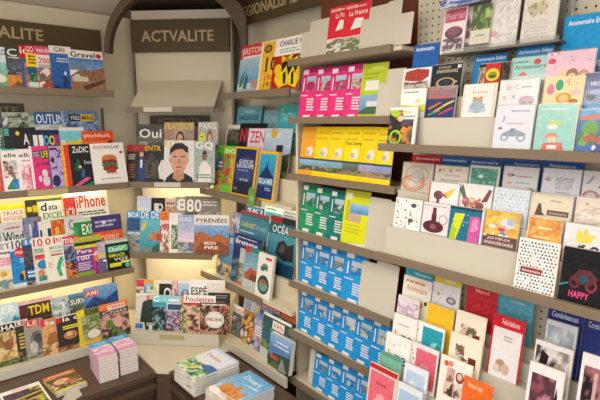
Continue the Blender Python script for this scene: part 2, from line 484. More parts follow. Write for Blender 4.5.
bx('upright', L, (1.19, 3.685, -1.45), (1.205, 3.698, -1.12), RAIL)
LB = -1.425
stair('base_tray', L, -.7, 1.06, [(3.095, LB), (3.19, LB + .1)], -1.474, 3.695, CREAM)
bx('tray_edging', L, (-.7, 3.078, -1.476), (1.06, 3.094, LB + .006), CREAM2, .002)

# zone 2: the bay across the corner
ZD = {1: .098, 2: -.42, 3: -.935}
D = root_at('magazine_rack', 'D', 'cream corner magazine rack set diagonally between the two longer racks', 'rack')
bx('back_panel', D, (-1.55, 3.56, -1.695), (-.80, 3.585, .80), CREAM)
bx('upright', D, (-1.552, 3.545, -1.40), (-1.535, 3.558, .74), RAIL)
bx('upright', D, (-.815, 3.545, -.2), (-.80, 3.558, .74), RAIL)
mag_shelf(D, -1.486, -.87, 3.25, ZD[1], 3.555, 1)
bm = bmesh.new(); profile(bm, [(3.285, ZD[1] + .001), (3.30, ZD[1] + .001), (3.553, .30), (3.540, .30)], -1.475, -.88); obj('sloped_panel', bm, CREAM, D)
mag_shelf(D, -1.505, -.915, 3.25, ZD[2], 3.555, 2, light=2.2)
mag_shelf(D, -1.53, -.915, 3.25, ZD[3], 3.555, 2, light=2.2)
for k, (a, b) in {1: (-1.36, -1.16), 2: (-1.31, -1.12)}.items():
    bx('price_strip', D, (a, 3.242, ZD[k] - .028), (b, 3.2455, ZD[k] + .004), CREAM2)
sg = bx('sign_board', D, (-1.548, 3.53, .505), (-.818, 3.556, .732), SIGN, .002)
words(sg, 'lettering', 'ACTVALITE', -1.468, -.932, .575, .655, 3.526, GOLD)
pl = bx('section_plate', D, (-1.44, 3.54, -.03), (-.985, 3.556, .048), PLATE)
words(pl, 'lettering', 'ACTUALITE', -1.38, -1.06, -.012, .030, 3.537, FADED)
DB = -1.40
stair('base_tray', D, -1.40, -.795, [(2.955, DB), (3.04, DB + .09)], -1.474, 3.555, CREAM)
bx('tray_edging', D, (-1.40, 2.938, -1.476), (-.795, 2.954, DB + .006), CREAM2, .002)
bx('price_strip', D, (-1.20, 2.934, DB - .035), (-1.03, 2.937, DB + .0), TAN)

# zone 3: rack along the other wall
ZR = {1: .178, 2: -.474, 3: -1.10}
R = root_at('magazine_rack', 'R', 'cream magazine rack between the corner rack and the map shelves', 'rack')
bx('back_panel', R, (-2.985, 2.03, -1.695), (-2.045, 2.055, .95), CREAM)
mag_shelf(R, -2.77, -2.07, 1.66, ZR[1], 2.025, 1, lipx=(-2.77, -2.07))
s = mag_shelf(R, -2.98, -2.07, 1.66, ZR[2], 2.025, 3, pitch=.1, rise=.135, light=1.5, lipx=(-3.10, -2.36))
bx('shelf_corner', s, (-3.10, 1.6745, ZR[2] - .022), (-2.9805, 1.76, ZR[2]), CREAM)
s = mag_shelf(R, -2.98, -2.07, 1.66, ZR[3], 2.025, 3, pitch=.1, rise=.135, light=1.5, lipx=(-3.13, -2.36))
bx('shelf_corner', s, (-3.13, 1.6745, ZR[3] - .022), (-2.9805, 1.76, ZR[3]), CREAM)
sg = bx('sign_board', R, (-3.02, 1.94, .665), (-2.05, 1.965, .838), SIGN, .002)
words(sg, 'lettering', 'REGIONALISME', -2.985, -2.34, .712, .782, 1.936, GOLD)
RB = -1.42
stair('base_tray', R, -2.60, -2.075, [(1.557, RB), (1.69, RB + .1)], -1.474, 2.025, CREAM)
bx('tray_edging', R, (-2.60, 1.54, -1.476), (-1.96, 1.556, RB + .006), CREAM2, .002)
bx('end_panel', R, (-2.064, 1.72, -1.47), (-2.046, 2.028, .0), CREAM)

# map shelves
MZ = [.312, .020, -.277, -.586, -.876, -1.166, -1.455]
M = root_at('map_rack', 'R', 'tall map rack of narrow shelves with a reddish brown back', 'rack')
bx('back_panel', M, (-2.038, 1.86, -1.695), (-1.20, 1.885, .78), REDW)
bx('side_panel', M, (-2.038, 1.68, -1.695), (-2.02, 1.855, -.01), CREAM)
for z in MZ:
    s = bx('shelf', M, (-2.015, 1.624, z - .02), (-1.292, 1.857, z - .003), CREAM)
    bx('shelf_edging', s, (-2.015, 1.606, z - .028), (-1.335 if z > .2 else -1.292, 1.6235, z + .006), LIP, .002)

# card rack
K = root_at('card_rack', 'R', 'grey pegboard card rack with three sloping stepped trays of greeting cards', 'rack')
bx('pegboard', K, (-1.283, 1.715, -1.695), (.35, 1.735, .965), PEG)
C1Z, C2Z = -.089, -.538
T1 = [(1.512, C1Z), (1.552, C1Z + .105), (1.59, C1Z + .18), (1.632, C1Z + .21)]
T2 = [(1.512, C2Z), (1.552, C2Z + .11), (1.588, C2Z + .185), (1.622, C2Z + .255), (1.658, C2Z + .285)]
T3 = [(1.60 - .041 * (k - 2), -.92 - .075 * (k - 2)) for k in range(7, 0, -1)] + [(1.668, -.80)]
for nm, T in (('a', T1), ('b', T2), ('c', T3)):
    s = stair('step_tray', K, -1.28, .34, [(d - .006, z) for d, z in T], T[0][1] - .016, 1.712, CREAM2)
    bx('tray_edging', s, (-1.285, T[0][0] - .028, T[0][1] - .024), (.34, T[0][0] - .0065, T[0][1] + .006), LIP, .002)

# ------------------------------------------------------------------ low counters in front of the racks
def counter(label, a, b, front):
    (x0, y0), (x1, y1) = a, b; zt = HC - 1.48
    r = thing('display_counter', label, 'counter', ((x0 + x1) / 2, (y0 + y1) / 2, 0))
    X, Y = (x1 - x0) / 2, (y1 - y0) / 2
    bx('counter_top', r, (-X, -Y, zt - .035), (X, Y, zt), WOOD, .003)
    i = .03
    fx, fy = (0, i) if front == 'y' else (i, 0)
    bx('cabinet', r, (-X + fx, -Y + fy, .06), (X, Y, zt - .036), WOOD)
    bx('rail', r, (-X + fx - (.036 if fx else 0), -Y + fy - (.036 if fy else 0), zt - .105), (X if fy else -X + fx - .001, Y if fx else -Y + fy - .001, zt - .075), WOOD, .002)
    bx('plinth', r, (-X + 2 * fx, -Y + 2 * fy, 0), (X, Y, .0595), WOOD)
    return r
counter('low dark wooden counter carrying the pink booklets and the dog magazines', (-.9, 2.61), (1.06, 3.69), 'y')
counter('low dark wooden counter carrying two thick piles of landscape magazines', (1.125, .95), (1.535, 2.56), 'x')
r = thing('corner_plinth', 'cream topped plinth filling the corner between the two low counters', 'plinth', (0, 0, 0))
bm = bmesh.new(); prism(bm, [(1.066, 2.618), (1.118, 2.566), (2.0, 2.566), (2.0, 2.96), (1.30, 3.68), (1.066, 3.68)], HC - 1.495, HC - 1.478); obj('plinth_top', bm, CREAM, r)
bm = bmesh.new(); prism(bm, [(1.07, 2.63), (1.13, 2.57), (2.0, 2.57), (2.0, 2.96), (1.30, 3.68), (1.07, 3.68)], 0, HC - 1.4955); obj('plinth_body', bm, WOOD, r)

# ------------------------------------------------------------------ magazines, rack along the side wall
WH = 'f2efe8'
g = 'magazines on the top shelf under the long sign'
row('magazine', 'L', 3.348, ZL[1], [
 (-9, 9, 47, 'dfe9ec;G 0 0 1 .62 5f9d92 9cc7c9;R 0 .1 1 .3 7fae5e;E .5 .22 .3 .1 e8e4d0;T .1 .8 .9 .95 3d6f8c VELO', 'pale teal cycling magazine'),
 (7, 26, 48, '3d4650;N 0 .3 1 .72 4 6c7680,8fa0ad,3a444e,55606a;R 0 0 1 .32 d78b3a;P 8a5a2c 0 0 .5 .18 1 .05 1 0;T .08 .78 .6 .97 e8e6e0 C;L .1 .72 .9 .78 1 d8d4c8', 'dark grey magazine with an orange landscape'),
 (20.5, 40, 46, 'c4202e;R 0 0 1 .7 4a5f8c;N .2 0 1 .6 7 4a5f8c,8d5f7a,c98aa0,39426a;T .06 .8 .8 .97 f4efe8 ide', 'red and blue magazine showing as a thin strip'),
 (27, 48, 46, 'f3d51e;R 0 .82 1 1 d4183c;T .05 .84 .95 .97 f7efe8 GO OUT;N 0 .15 1 .5 9 2f6a4a,4c8f5a,1f4560,86a03e;R 0 .36 1 .5 1e5a7c;R 0 0 1 .15 d9dfdd;L .1 .56 .9 .78 3 6a4a12', 'yellow magazine with a crimson title'),
 (37, 58, 47, 'ece7df;R 0 .8 1 1 d9527a;T .05 .82 .95 .97 f6d6de vandage;T .1 .6 .65 .73 d01f38 200;N 0 0 1 .5 11 d8d2c8,9c9a98,6b6a6a,b1493e,eeeae2;L .1 .5 .8 .58 2 6a6460', 'white magazine with a pink title and red number'),
 (51, 73, 46.5, '2f5fa6;R 0 .83 1 1 eceae4;T .22 .86 .7 .97 6d4c42 GRI;G 0 0 1 .83 23509a 3a6eb5;L .3 .62 .95 .74 2 c6d3e8;P 1e3d70 .45 0 .5 .3 .6 .34 .72 .2 .75 0;E .62 .38 .06 .05 d8dde4;P 17305a 0 0 .2 .12 .4 .02 .4 0', 'blue magazine showing a small rider under a white band'),
 (70, 104, 51, 'f0ede8;G 0 .5 1 .8 7ea6cf 4f7fb6;P 8f6a55 0 .35 .35 .55 .6 .5 1 .6 1 .2 0 .2;R 0 0 1 .24 9a7057;P 5c4034 .3 .1 1 .3 1 .22 .4 0;P 6f8aa3 0 .6 .25 .72 .5 .58 .5 .5 0 .5;E .2 .32 .1 .08 d9d4cc;R .05 .22 .5 .34 cfc2b2;T .06 .82 .78 .96 2b2b2e Gravel;E .88 .88 .08 .06 d03038', 'white titled cycling magazine with a desert mountain ride'),
], g, 'under the long sign', th=.004)

g = 'back row magazines on the second long shelf'
row('magazine', 'L', 3.518, ZL[2] + .2, [
 (-16, 4.5, 112.5, '4a4452;N 0 0 1 .8 21 3c3a48,6b5a72,2c3038,7c8078;T .1 .8 .9 .95 c9c4c8 MOTS', 'muted purple magazine at the end'),
 (4, 37, 112.5, '9aa593;N 0 0 1 1 22 8d9a86,5d6b58,b4bca8,76856f;P 4d5a49 .3 .55 .6 .8 .7 .76 .5 .5;P dfe4dc .0 .75 .12 .9 .2 .86 .1 .7;L .1 .78 .6 .88 2 c5cdbd', 'grey green magazine with a forest picture'),
 (36, 66, 112.5, 'cfd3d6;R 0 .72 1 1 2d5f9e;T .06 .74 .96 .96 e9eef2 OUTLIN;N 0 0 1 .7 23 cfd0d0,b7bcc2,d9d7d2,a9b0b8', 'blue and white magazine with tall outlined letters'),
 (63, 100, 111, '6d86ac;N 0 0 1 .8 24 5b7aa8,8fa3c2,3f5f92,b3b9c8;R .2 .76 .5 .92 1f2226;T .24 .79 .48 .89 e8e8e4 VOILE;R .52 .76 .88 .92 e0b52e;T .55 .79 .86 .89 3c3010 MAG;R .0 .1 .06 1 9fb7cf', 'blue sailing magazine with a black and yellow title'),
], g, 'in the back row', th=.004)
g = 'middle row magazines on the second long shelf'
row('magazine', 'L', 3.433, ZL[2] + .1, [
 (-14, 6.5, 128, '5d7f6c;N 0 0 1 .8 31 4c7060,7c9c80,3c5a4c;L .2 .6 .9 .85 4 cfd8c8', 'dull green magazine half cut by the frame edge'),
 (5.5, 38, 127.5, '1b1d1c;N 0 0 .7 .45 32 1d201f,2c3a33,15171a,3d4d44;R .02 .82 .16 .97 3fa6a0;E .42 .87 .06 .05 e3cf3a;T .58 .62 .76 .86 ece9e2 A;R .8 .6 .95 .86 d9d4d0;P b8b29c .3 .2 .36 .5 .4 .48 .36 .2', 'black magazine with a yellow flower and white capital'),
 (32, 63, 130, '1f2c55;R 0 .7 .28 1 20242e;T .08 .62 .22 .88 eceae6 I;T .26 .62 .4 .88 f2f0ea 1;O .5 .75 .09 .12 58b6d8 .55;O .68 .75 .09 .12 e3c844 .55;R .76 .62 1 .88 a8376a;L .1 .42 .9 .52 2 cdd3e2;G 0 0 1 .4 27407e 1f2c55', 'navy magazine with coloured ring figures across the top'),
 (61, 86, 127.5, '58b8c6;G 0 0 1 1 4a9aa2 7fd2de;R 0 .92 1 1 dfe6e2;P e5c84a .15 .65 1 .75 1 .62 .15 .56;E .7 .35 .28 .18 24404c;R .46 .3 .95 .45 2a5560;E .6 .46 .1 .05 a9d3d6;E .12 .6 .1 .12 e7ddd2;E .12 .45 .08 .08 c8584e', 'turquoise magazine with an old van and yellow lettering'),
 (83.5, 115, 131, 'e2522e;T .06 .8 .9 .93 f3dccb pitchfork;R 0 .52 1 .74 e87a34;E .88 .7 .08 .06 7e2c20;N 0 .0 1 .5 33 e2522e,e98a46,f2d6c0', 'orange red magazine with a pale title'),
], g, 'in the middle row', th=.004)
g = 'front row magazines on the second long shelf'
row('magazine', 'L', 3.348, ZL[2], [
 (-13, 3.5, 150, 'd8cfc4;R .6 0 1 1 c8554a;N 0 .1 .6 .7 41 b9a58e,d8cfc4,8f5a4a', 'beige and red magazine cut by the frame edge'),
 (2, 19.5, 149, 'eeeae4;R 0 .96 1 1 4fb5a0;R 0 0 .08 1 d8e2dc;T .18 .8 .9 .9 2b2528 elle;N .1 .32 1 .72 42 c9b0a8,8fb2c8,e3cfc4,7d5a58;P 2f8a6a .2 .1 .7 .36 .95 .12 .95 .04 .2 .04;P 3f7fc0 .5 .22 .9 .3 .95 .1 .6 .06', 'white fashion magazine with a green and blue dress'),
 (17.5, 36, 149, 'f0e7e4;T .16 .8 .92 .9 2d2629 elle;L .3 .68 .9 .75 1 b0a0a0;N .2 .0 1 .62 43 efc0cc,e79fb4,f3dcdc,d98aa2;P d46a8c .6 .5 .75 .6 .9 .5 .86 .3 .62 .3', 'white fashion magazine with a pale pink picture'),
 (31, 51, 146, 'd9307a;R 0 0 .12 1 f0e6e4;R .14 .74 .56 .88 4a3a5a;L .16 .75 .54 .87 3 c9b8d0;R .56 .7 .98 .9 35402a;T .58 .73 .96 .88 e6d831 LFB;T .3 .52 .92 .62 3a1424 JUANI;E .66 .36 .14 .09 d9d4d6;E .7 .18 .18 .12 cfcacc;E .4 .24 .08 .07 d9d4d6', 'hot pink magazine with a white doodle'),
 (49.5, 68, 146, 'b49fd0;R 0 0 .06 1 23305e;T .42 .72 .8 .9 343c86 Z;R .08 .9 .5 .96 4a3a66;P 3b2440 .08 .65 .2 .76 .3 .7 .26 .58;P 3c2c56 .1 .48 .4 .52 .4 .46 .1 .46;E .3 .17 .22 .14 2c2a55;P 6a3f6a .5 .38 .8 .34 .7 .28;R .7 0 1 1 eab43a;R .84 0 1 1 e88b2c', 'lilac magazine with navy shapes and an amber edge'),
 (63.5, 97, 144.5, '24262a;R 0 0 .2 1 d8432a;R .0 0 .06 1 efb03c;T .3 .8 .78 .95 ece8e2 ZoDIC;P 1d5a40 .3 .4 .42 .66 .5 .6 .46 .36;P cf5a8c .25 .02 .65 .22 .78 .18 .4 .0;P 2f6aa0 .46 .2 .54 .42 .6 .4 .6 .22;E .48 .46 .05 .04 e2b088;P 2f7a58 .55 .02 .8 .1 1 .1 1 0;T .62 .52 .95 .62 a9b4c6 les', 'black magazine with a red spine and bold pale title', {'roll': .0}),
 (92.5, 126, 143.5, 'efece7;T .1 .86 .38 .94 d04a4a POST;T .4 .86 .86 .94 4a4648 POPULAIRE;E .9 .76 .06 .035 d8343a;E .52 .62 .23 .1 cc7a44;R .3 .5 .74 .6 b2643a;E .52 .53 .24 .06 8a3a28;E .52 .46 .25 .06 3f7d58;E .53 .38 .23 .08 8f3f2e;R .4 .26 .68 .36 a54a34;E .6 .24 .16 .02 d9d5cf;L .2 .1 .8 .16 1 b9b4ae', 'white magazine with a big burger', {'roll': -.02}),
], g, 'on the second long shelf', th=.0045)

g = 'back row magazines on the third long shelf'
row('magazine', 'L', 3.518, ZL[3] + .2, [
 (-14, 28, 204.5, 'f1d92b;R 0 .62 .36 .86 d42f34;T .04 .66 .33 .83 f3e3dc PC;R .38 .62 .96 .88 f4efe6;T .42 .77 .92 .85 c93a3a TRUCS;T .42 .66 .92 .74 d06a60 ASTUCES;R 0 .52 1 .58 2e3a20', 'yellow computer magazine with a red square'),
 (27, 66, 197.5, 'f0d628;R 0 .3 .3 .98 3a3a34;R .04 .74 .16 .84 e6cf2c;R .18 .72 .3 .86 d9c32e;R .06 .5 .22 .6 e2ca2e;R .3 .92 1 .98 5c6458;R .34 .52 1 .92 f5f2ea;T .38 .73 .54 .9 26272a d;T .58 .74 .82 .84 3a3c40 ata;T .42 .56 .96 .69 3d9e3c EXCEL;R .96 .3 1 .98 e8c81f', 'yellow data magazine with a green word in a white box'),
 (65, 109.5, 192, 'f6f2ea;R .0 .4 .26 .92 d64a40;T .04 .52 .24 .72 f4dcd6 iCR;R 0 .32 .26 .42 e9cc30;T .28 .68 .94 .94 d4442e iPhone;L .3 .52 .94 .62 2 4c4a30;R .34 .3 .66 .46 2a2e36;E .5 .38 .12 .05 6a8294;R .66 .3 1 .34 e6c63c;N .0 0 1 .3 55 e8d9c0,f2e9da,d9b860', 'white phone magazine with large red title'),
], g, 'in the lit back row', th=.004)
g = 'middle row magazines on the third long shelf'
row('magazine', 'L', 3.433, ZL[3] + .1, [
 (-12, 3, 224, '3f6f78;N 0 0 1 1 61 3f6f78,2c5058,86a8a8', 'dark teal magazine by the frame edge'),
 (2, 27, 222, 'd5d6d4;L .2 .84 .9 .92 1 c06a6a;T .08 .56 .92 .8 30343a Wind;N 0 0 1 .5 62 c9cccc,b4bcc4,dedcd6', 'grey magazine with a heavy dark title'),
 (25, 44, 217, '5a7da6;N 0 .3 1 1 63 4a6ea0,7d94b8,9a86a2,3c5488;R 0 .0 1 .4 3f7194;L .1 .2 .9 .36 2 b8ccd6;R .3 .6 .42 .86 cfd6e2', 'slate blue computing magazine'),
 (40, 69, 220, 'eae6df;T .04 .5 .26 .8 2a2a2c L;R .3 .48 .42 .82 30302e;N .44 .3 1 1 64 7a3f2a,3a2a24,c98a3c,e0562e;R .56 .56 .7 .82 e8b03c', 'white magazine with black capitals and dark squares'),
 (66, 86, 215.5, 'd9dcd6;T .2 .68 .8 .92 5a7f86 CG;L .1 .3 .9 .6 4 7ea48a;L .1 .1 .9 .25 2 b88a8a', 'pale magazine ruled with green lines'),
 (75, 97, 217.5, '2f8a48;R 0 .9 1 1 cfd9c2;T .36 .58 .92 .84 eef2e6 EXC;R 0 .3 1 .36 d9c94a;E .08 .66 .1 .14 3fae62;L .1 .1 .9 .28 2 bcd8b8', 'green spreadsheet magazine'),
 (93, 123, 215, '41396e;R 0 .62 1 .96 433c72;L .1 .7 .9 .9 2 b5aed2;E .4 .82 .05 .05 e6e0ee;R 0 .1 1 .6 e2602e;T .22 .32 .86 .5 f2c9b0 OFFRE;L .2 .14 .8 .28 2 f0b090;E .1 .3 .1 .1 d6401f', 'purple and orange magazine with a pale caption'),
], g, 'in the middle row of the third shelf', th=.004)
g = 'front row magazines on the third long shelf'
row('magazine', 'L', 3.348, ZL[3], [
 (-12, 14.5, 242, 'eae6e2;L .4 .72 .95 .8 1 5a5a66;R 0 .5 1 .66 eb9aa4;L .1 .52 .9 .64 2 f2c4c8;E .6 .3 .28 .14 e9d9a8;E .55 .32 .14 .06 d9aa4c;N .1 .0 1 .2 71 8fa3a8,c8ccb8,6f8a90;T .05 .84 .95 .95 7a7a80 DIET', 'white food magazine with a pink panel'),
 (11, 29, 239, '1d7fc0;R 0 .76 1 1 dfe4e6;T .15 .8 .95 .98 2b3236 100;E .55 .72 .34 .1 d2323c;T .3 .69 .8 .75 f3d9d6 FREE;R .05 .12 .95 .6 2489c8;E .66 .24 .2 .09 d8a860;E .5 .2 .12 .08 2a2a30;R 0 0 1 .08 d9dcd8;L .5 .5 .95 .6 2 bfe0ee', 'bright blue magazine with a red circle'),
 (24, 40, 238.5, '24324f;R 0 .86 1 1 4f86c0;T .2 .88 .9 .98 e2eaf2 10;N 0 .4 1 .84 73 2a2f3e,5a4a4c,3a4660,7a5a50;R .1 .14 .95 .34 2d6fb6;L .15 .16 .9 .32 2 d6e4f0;N 0 0 1 .12 74 c9a860,3a3a40,8a8f92', 'navy technology magazine with a blue caption box'),
 (33.5, 50, 237, 'd9d6d0;R 0 .78 1 1 e9e2de;T .1 .8 .92 .97 d83a40 101;L .1 .66 .9 .76 2 4f8a70;R .1 .52 .95 .62 d24a48;E .55 .4 .34 .1 2f86b8;E .4 .22 .2 .08 cf8a50;R .2 .05 .9 .16 3f8f86', 'white magazine with a red number and blue disc'),
 (45, 69, 235.5, 'efe9d6;T .08 .82 .5 .97 d23438 01;T .54 .84 .95 .95 c94a4a NET;T .22 .7 .92 .78 4f9a78 MAUVAIS;T .2 .62 .9 .68 46a078 CONSEILS;R .24 .56 .9 .6 cf5a50;P 3fae8a .5 .1 .42 .3 .6 .5 .9 .56 .9 .46 .7 .4 .6 .26 .66 .08;E .84 .32 .12 .14 3a5550;E .84 .32 .09 .11 86a8a0;L .1 .3 .34 .44 3 c8b488', 'cream magazine with a big green phone cord'),
 (63, 81, 236, 'e6e2de;R 0 .8 1 1 d63c48;T .08 .83 .9 .96 f2d8d8 mac;N 0 .4 1 .78 75 3f6ea0,2c4470,7f98b8,5a3f58;N 0 .0 1 .4 76 c8452e,5a3040,e0863c,2d3450;R 0 0 .08 1 d9e0e6', 'magazine with a red title over a blue night picture'),
 (75.5, 103, 236, '8aa23a;R 0 .84 1 1 b8b04a;R 0 .78 1 .86 2c3a2a;R 0 .7 1 .78 d9cf3a;T .1 .54 .6 .7 f0e8f0 Para;R 0 .1 .62 .7 7b3f8c;T .06 .58 .6 .68 f4ecf4 Para;T .06 .4 .5 .52 ece0f0 100;L .05 .14 .6 .36 4 d8c8e4;R .62 0 1 .7 c8417c;E .8 .5 .14 .1 e6b494;P 8a3a80 .64 0 .7 .4 .9 .4 1 .0;E .8 .4 .14 .1 d98a5a;R 0 .5 1 .52 eae2ea', 'violet puzzle magazine with a figure in pink'),
 (98.5, 112, 241, 'b9b4c6;R 0 .8 1 1 a9a8b8;T .2 .82 .95 .96 e6e2ec W;R 0 .5 1 .6 dccb48;R 0 .0 1 .45 6a5f8a;T .3 .08 .9 .4 f2eef6 T', 'grey lilac magazine with a white capital'),
 (106, 129.5, 238.5, '20241f;R 0 .86 1 1 a7b0a8;T .05 .88 .95 .97 dfe6de Windows;R .08 .58 .96 .78 54b38a;T .14 .61 .9 .75 e6f4ea ChatGPT;T .1 .43 .8 .53 e4e23a REMPLACER;T .3 .3 .9 .4 e8e6d6 VOS;R .1 .12 .6 .24 d8d838;E .86 .12 .1 .08 5fc09a;R .6 .2 .96 .28 e0de6a', 'black magazine with green and yellow caption boxes'),
], g, 'on the third long shelf', th=.0045)

g = 'back row magazines of the lowest long tray'
row('magazine', 'L', 3.20, LB + .1, [
 (-11, 21, 304, 'c9dde2;N 0 0 1 .7 81 6fb0cc,3f8ab2,a8cdd8,d9e4e4;T .1 .76 .9 .94 eef4f2 MER', 'pale blue seaside magazine'),
 (20, 55, 298.5, '4a2c28;R 0 .9 1 1 e2b8b0;R 0 0 .25 .86 5f2a28;R .18 .62 1 .86 52352a;T .26 .6 .86 .84 ecd324 TDM;N 0 0 1 .5 82 7a4a38,c98a4c,4a2c28', 'dark brown magazine with chunky yellow title'),
 (52, 72, 296.5, 'b6c4c0;N 0 0 1 .9 83 b6c4c0,93a8a6,d5dcd6,7f9690;T .2 .76 .8 .9 dfe6e4 ciel', 'misty grey magazine'),
 (70, 87, 293, '5c6f60;R 0 .9 1 1 4f92b8;T .08 .68 .95 .84 efe6e2 SURV;N 0 0 1 .6 84 6a7a60,8a6a5a,46584c,a8a890', 'green magazine with a white title on forest'),
 (84.5, 119, 285, '3f6ea8;G 0 .5 1 1 3f76b4 7fa9d0;P 2c4f86 0 .5 .3 .74 .6 .58 1 .8 1 .3 0 .3;R .04 .74 .44 .92 d84a48;T .06 .77 .42 .9 f2dcd8 AMI;P 5a3f38 .4 .3 .5 .55 .62 .56 .7 .3;N 0 0 1 .34 85 3a5f90,6f8fb8,cfd6da', 'blue mountain magazine with a red label'),
], g, 'in the lowest back row', th=.004)
row('magazine', 'L', 3.112, LB, [
 (-7, 19.5, 323, 'b59a66;R 0 .8 1 1 26231f;T .1 .82 .9 .95 f0ece2 CHA;R 0 .97 1 1 e8e4d8;E .16 .68 .16 .06 d23c36;N 0 .14 1 .76 86 c9a868,a8854a,d9bf86,8a7040;E .6 .48 .18 .12 8a5a34;E .7 .56 .1 .06 9a6a40;N 0 0 1 .12 87 4f6a3a,3a3a2a,6a8a4a', 'tan hunting magazine with a running dog'),
 (16.5, 30, 319.5, '3a332c;R 0 .86 1 1 d8d0c4;T .1 .88 .8 .97 b03a34 LE;L .2 .3 .9 .7 5 c9b64a;N 0 0 1 .25 88 5a5040,3a332c,86745c', 'dark magazine with thin yellow captions'),
 (25, 45, 319, '9a948a;R .12 .82 .78 .98 d8442e;T .2 .85 .7 .96 f0d8c8 LE;E .6 .44 .34 .26 6a6864;E .66 .5 .22 .12 4a4846;E .4 .3 .2 .16 b8b4ae;N 0 0 1 .14 89 8a847a,6a655c,aaa498', 'grey magazine with a red title and a grey dog'),
 (42, 60, 318, 'd0a06a;R 0 .8 .22 1 d3353c;R .24 .8 1 1 c98f60;T .28 .82 .8 .94 e8ded0 la;E .58 .46 .2 .1 2c2824;N 0 .0 1 .34 90 b8834c,8a5f38,dbb27c;P a06a3c .2 .3 .4 .6 .8 .6 1 .3', 'amber magazine showing a dark dog muzzle'),
 (57, 89.5, 313.5, '38302a;R 0 .82 .14 1 cf2f3a;T .2 .83 .86 .96 ece6de la ch;R 0 .97 1 1 e6ded0;R .18 .66 .9 .7 e0d43a;R .18 .6 .7 .64 d8cc3a;E .4 .42 .22 .12 b07a50;E .36 .46 .1 .06 dcb890;P d2642a .6 .08 .8 .46 1 .5 1 .05;R 0 0 1 .14 c89a66;N 0 .0 .6 .14 91 4a3a2c,b0845a,6a4a34', 'dark hunting magazine with a dog and orange coat'),
 (78, 103, 308, '9aa06a;R 0 0 .18 1 dcc62e;R .0 .8 .34 1 e6d030;R .3 .8 1 1 6f7a3a;T .36 .82 .98 .96 28281e CHAS;N .15 .3 1 .76 92 8f9a62,b5b884,6f7a48,a9b08a;E .6 .28 .26 .12 e2ded2;R .18 0 1 .14 d9a93c', 'yellow edged hunting magazine with a white bird'),
 (100, 129.5, 302, '5a4a44;R 0 .82 1 1 e8814a;R .3 .8 .9 .94 efd9c8;T .34 .83 .86 .92 d8502e TERRE;T .1 .7 .95 .79 c9beb6 Chats;N 0 0 1 .68 93 4f6a3c,8a5a5a,d09a90,3c3a30,6f8a4c;E .6 .44 .16 .16 d9a49a;E .3 .42 .14 .12 5f8040', 'brown magazine with an orange header and a pink animal'),
], g.replace('back', 'front'), 'in the lowest front tray', th=.0045)

# ------------------------------------------------------------------ magazines, corner bay
row('magazine', 'D', 3.345, ZD[2] + .1, [
 (137, 163, 124.5, '6d6a66;R 0 .72 1 1 55524e;T .08 .68 .94 .9 ecebe6 Oui;N 0 0 1 .6 101 7a7670,5c5a58,8a8680;L .1 .52 .5 .6 2 c8c4bc', 'grey magazine with a fat white three letter title'),
 (164, 194, 122.5, 'b59a88;R 0 .0 .3 .85 a5897a;R .7 0 1 .85 a08a80;T .02 .84 .98 1 e8c92c PLAYBOY;P 2e211c .36 .12 .4 .7 .5 .8 .62 .78 .7 .6 .72 .14;E .53 .62 .1 .13 d9a98a;P cfa084 .3 0 .44 .3 .62 .3 .78 0;E .5 .64 .015 .012 3a2a24;E .57 .64 .015 .012 3a2a24;E .535 .55 .03 .012 a8504a', 'magazine with a yellow title above a dark haired person'),
 (198, 218, 122, 'b5aea6;T .04 .84 .9 .98 e9e6e0 PARIS;E .2 .62 .17 .14 e2e33a;P 8a5f42 .38 .1 .44 .74 .6 .86 .72 .7 .78 .1;E .58 .6 .1 .14 d9ae94;N .7 0 1 .5 102 5a5a5c,8a8a88,6a6a70;L .1 .66 .3 .7 1 6a6a20', 'pale magazine with a yellow sticker and a brown haired person'),
], 'back row magazines on the middle corner shelf', 'in the corner back row', th=.004, lean=9)
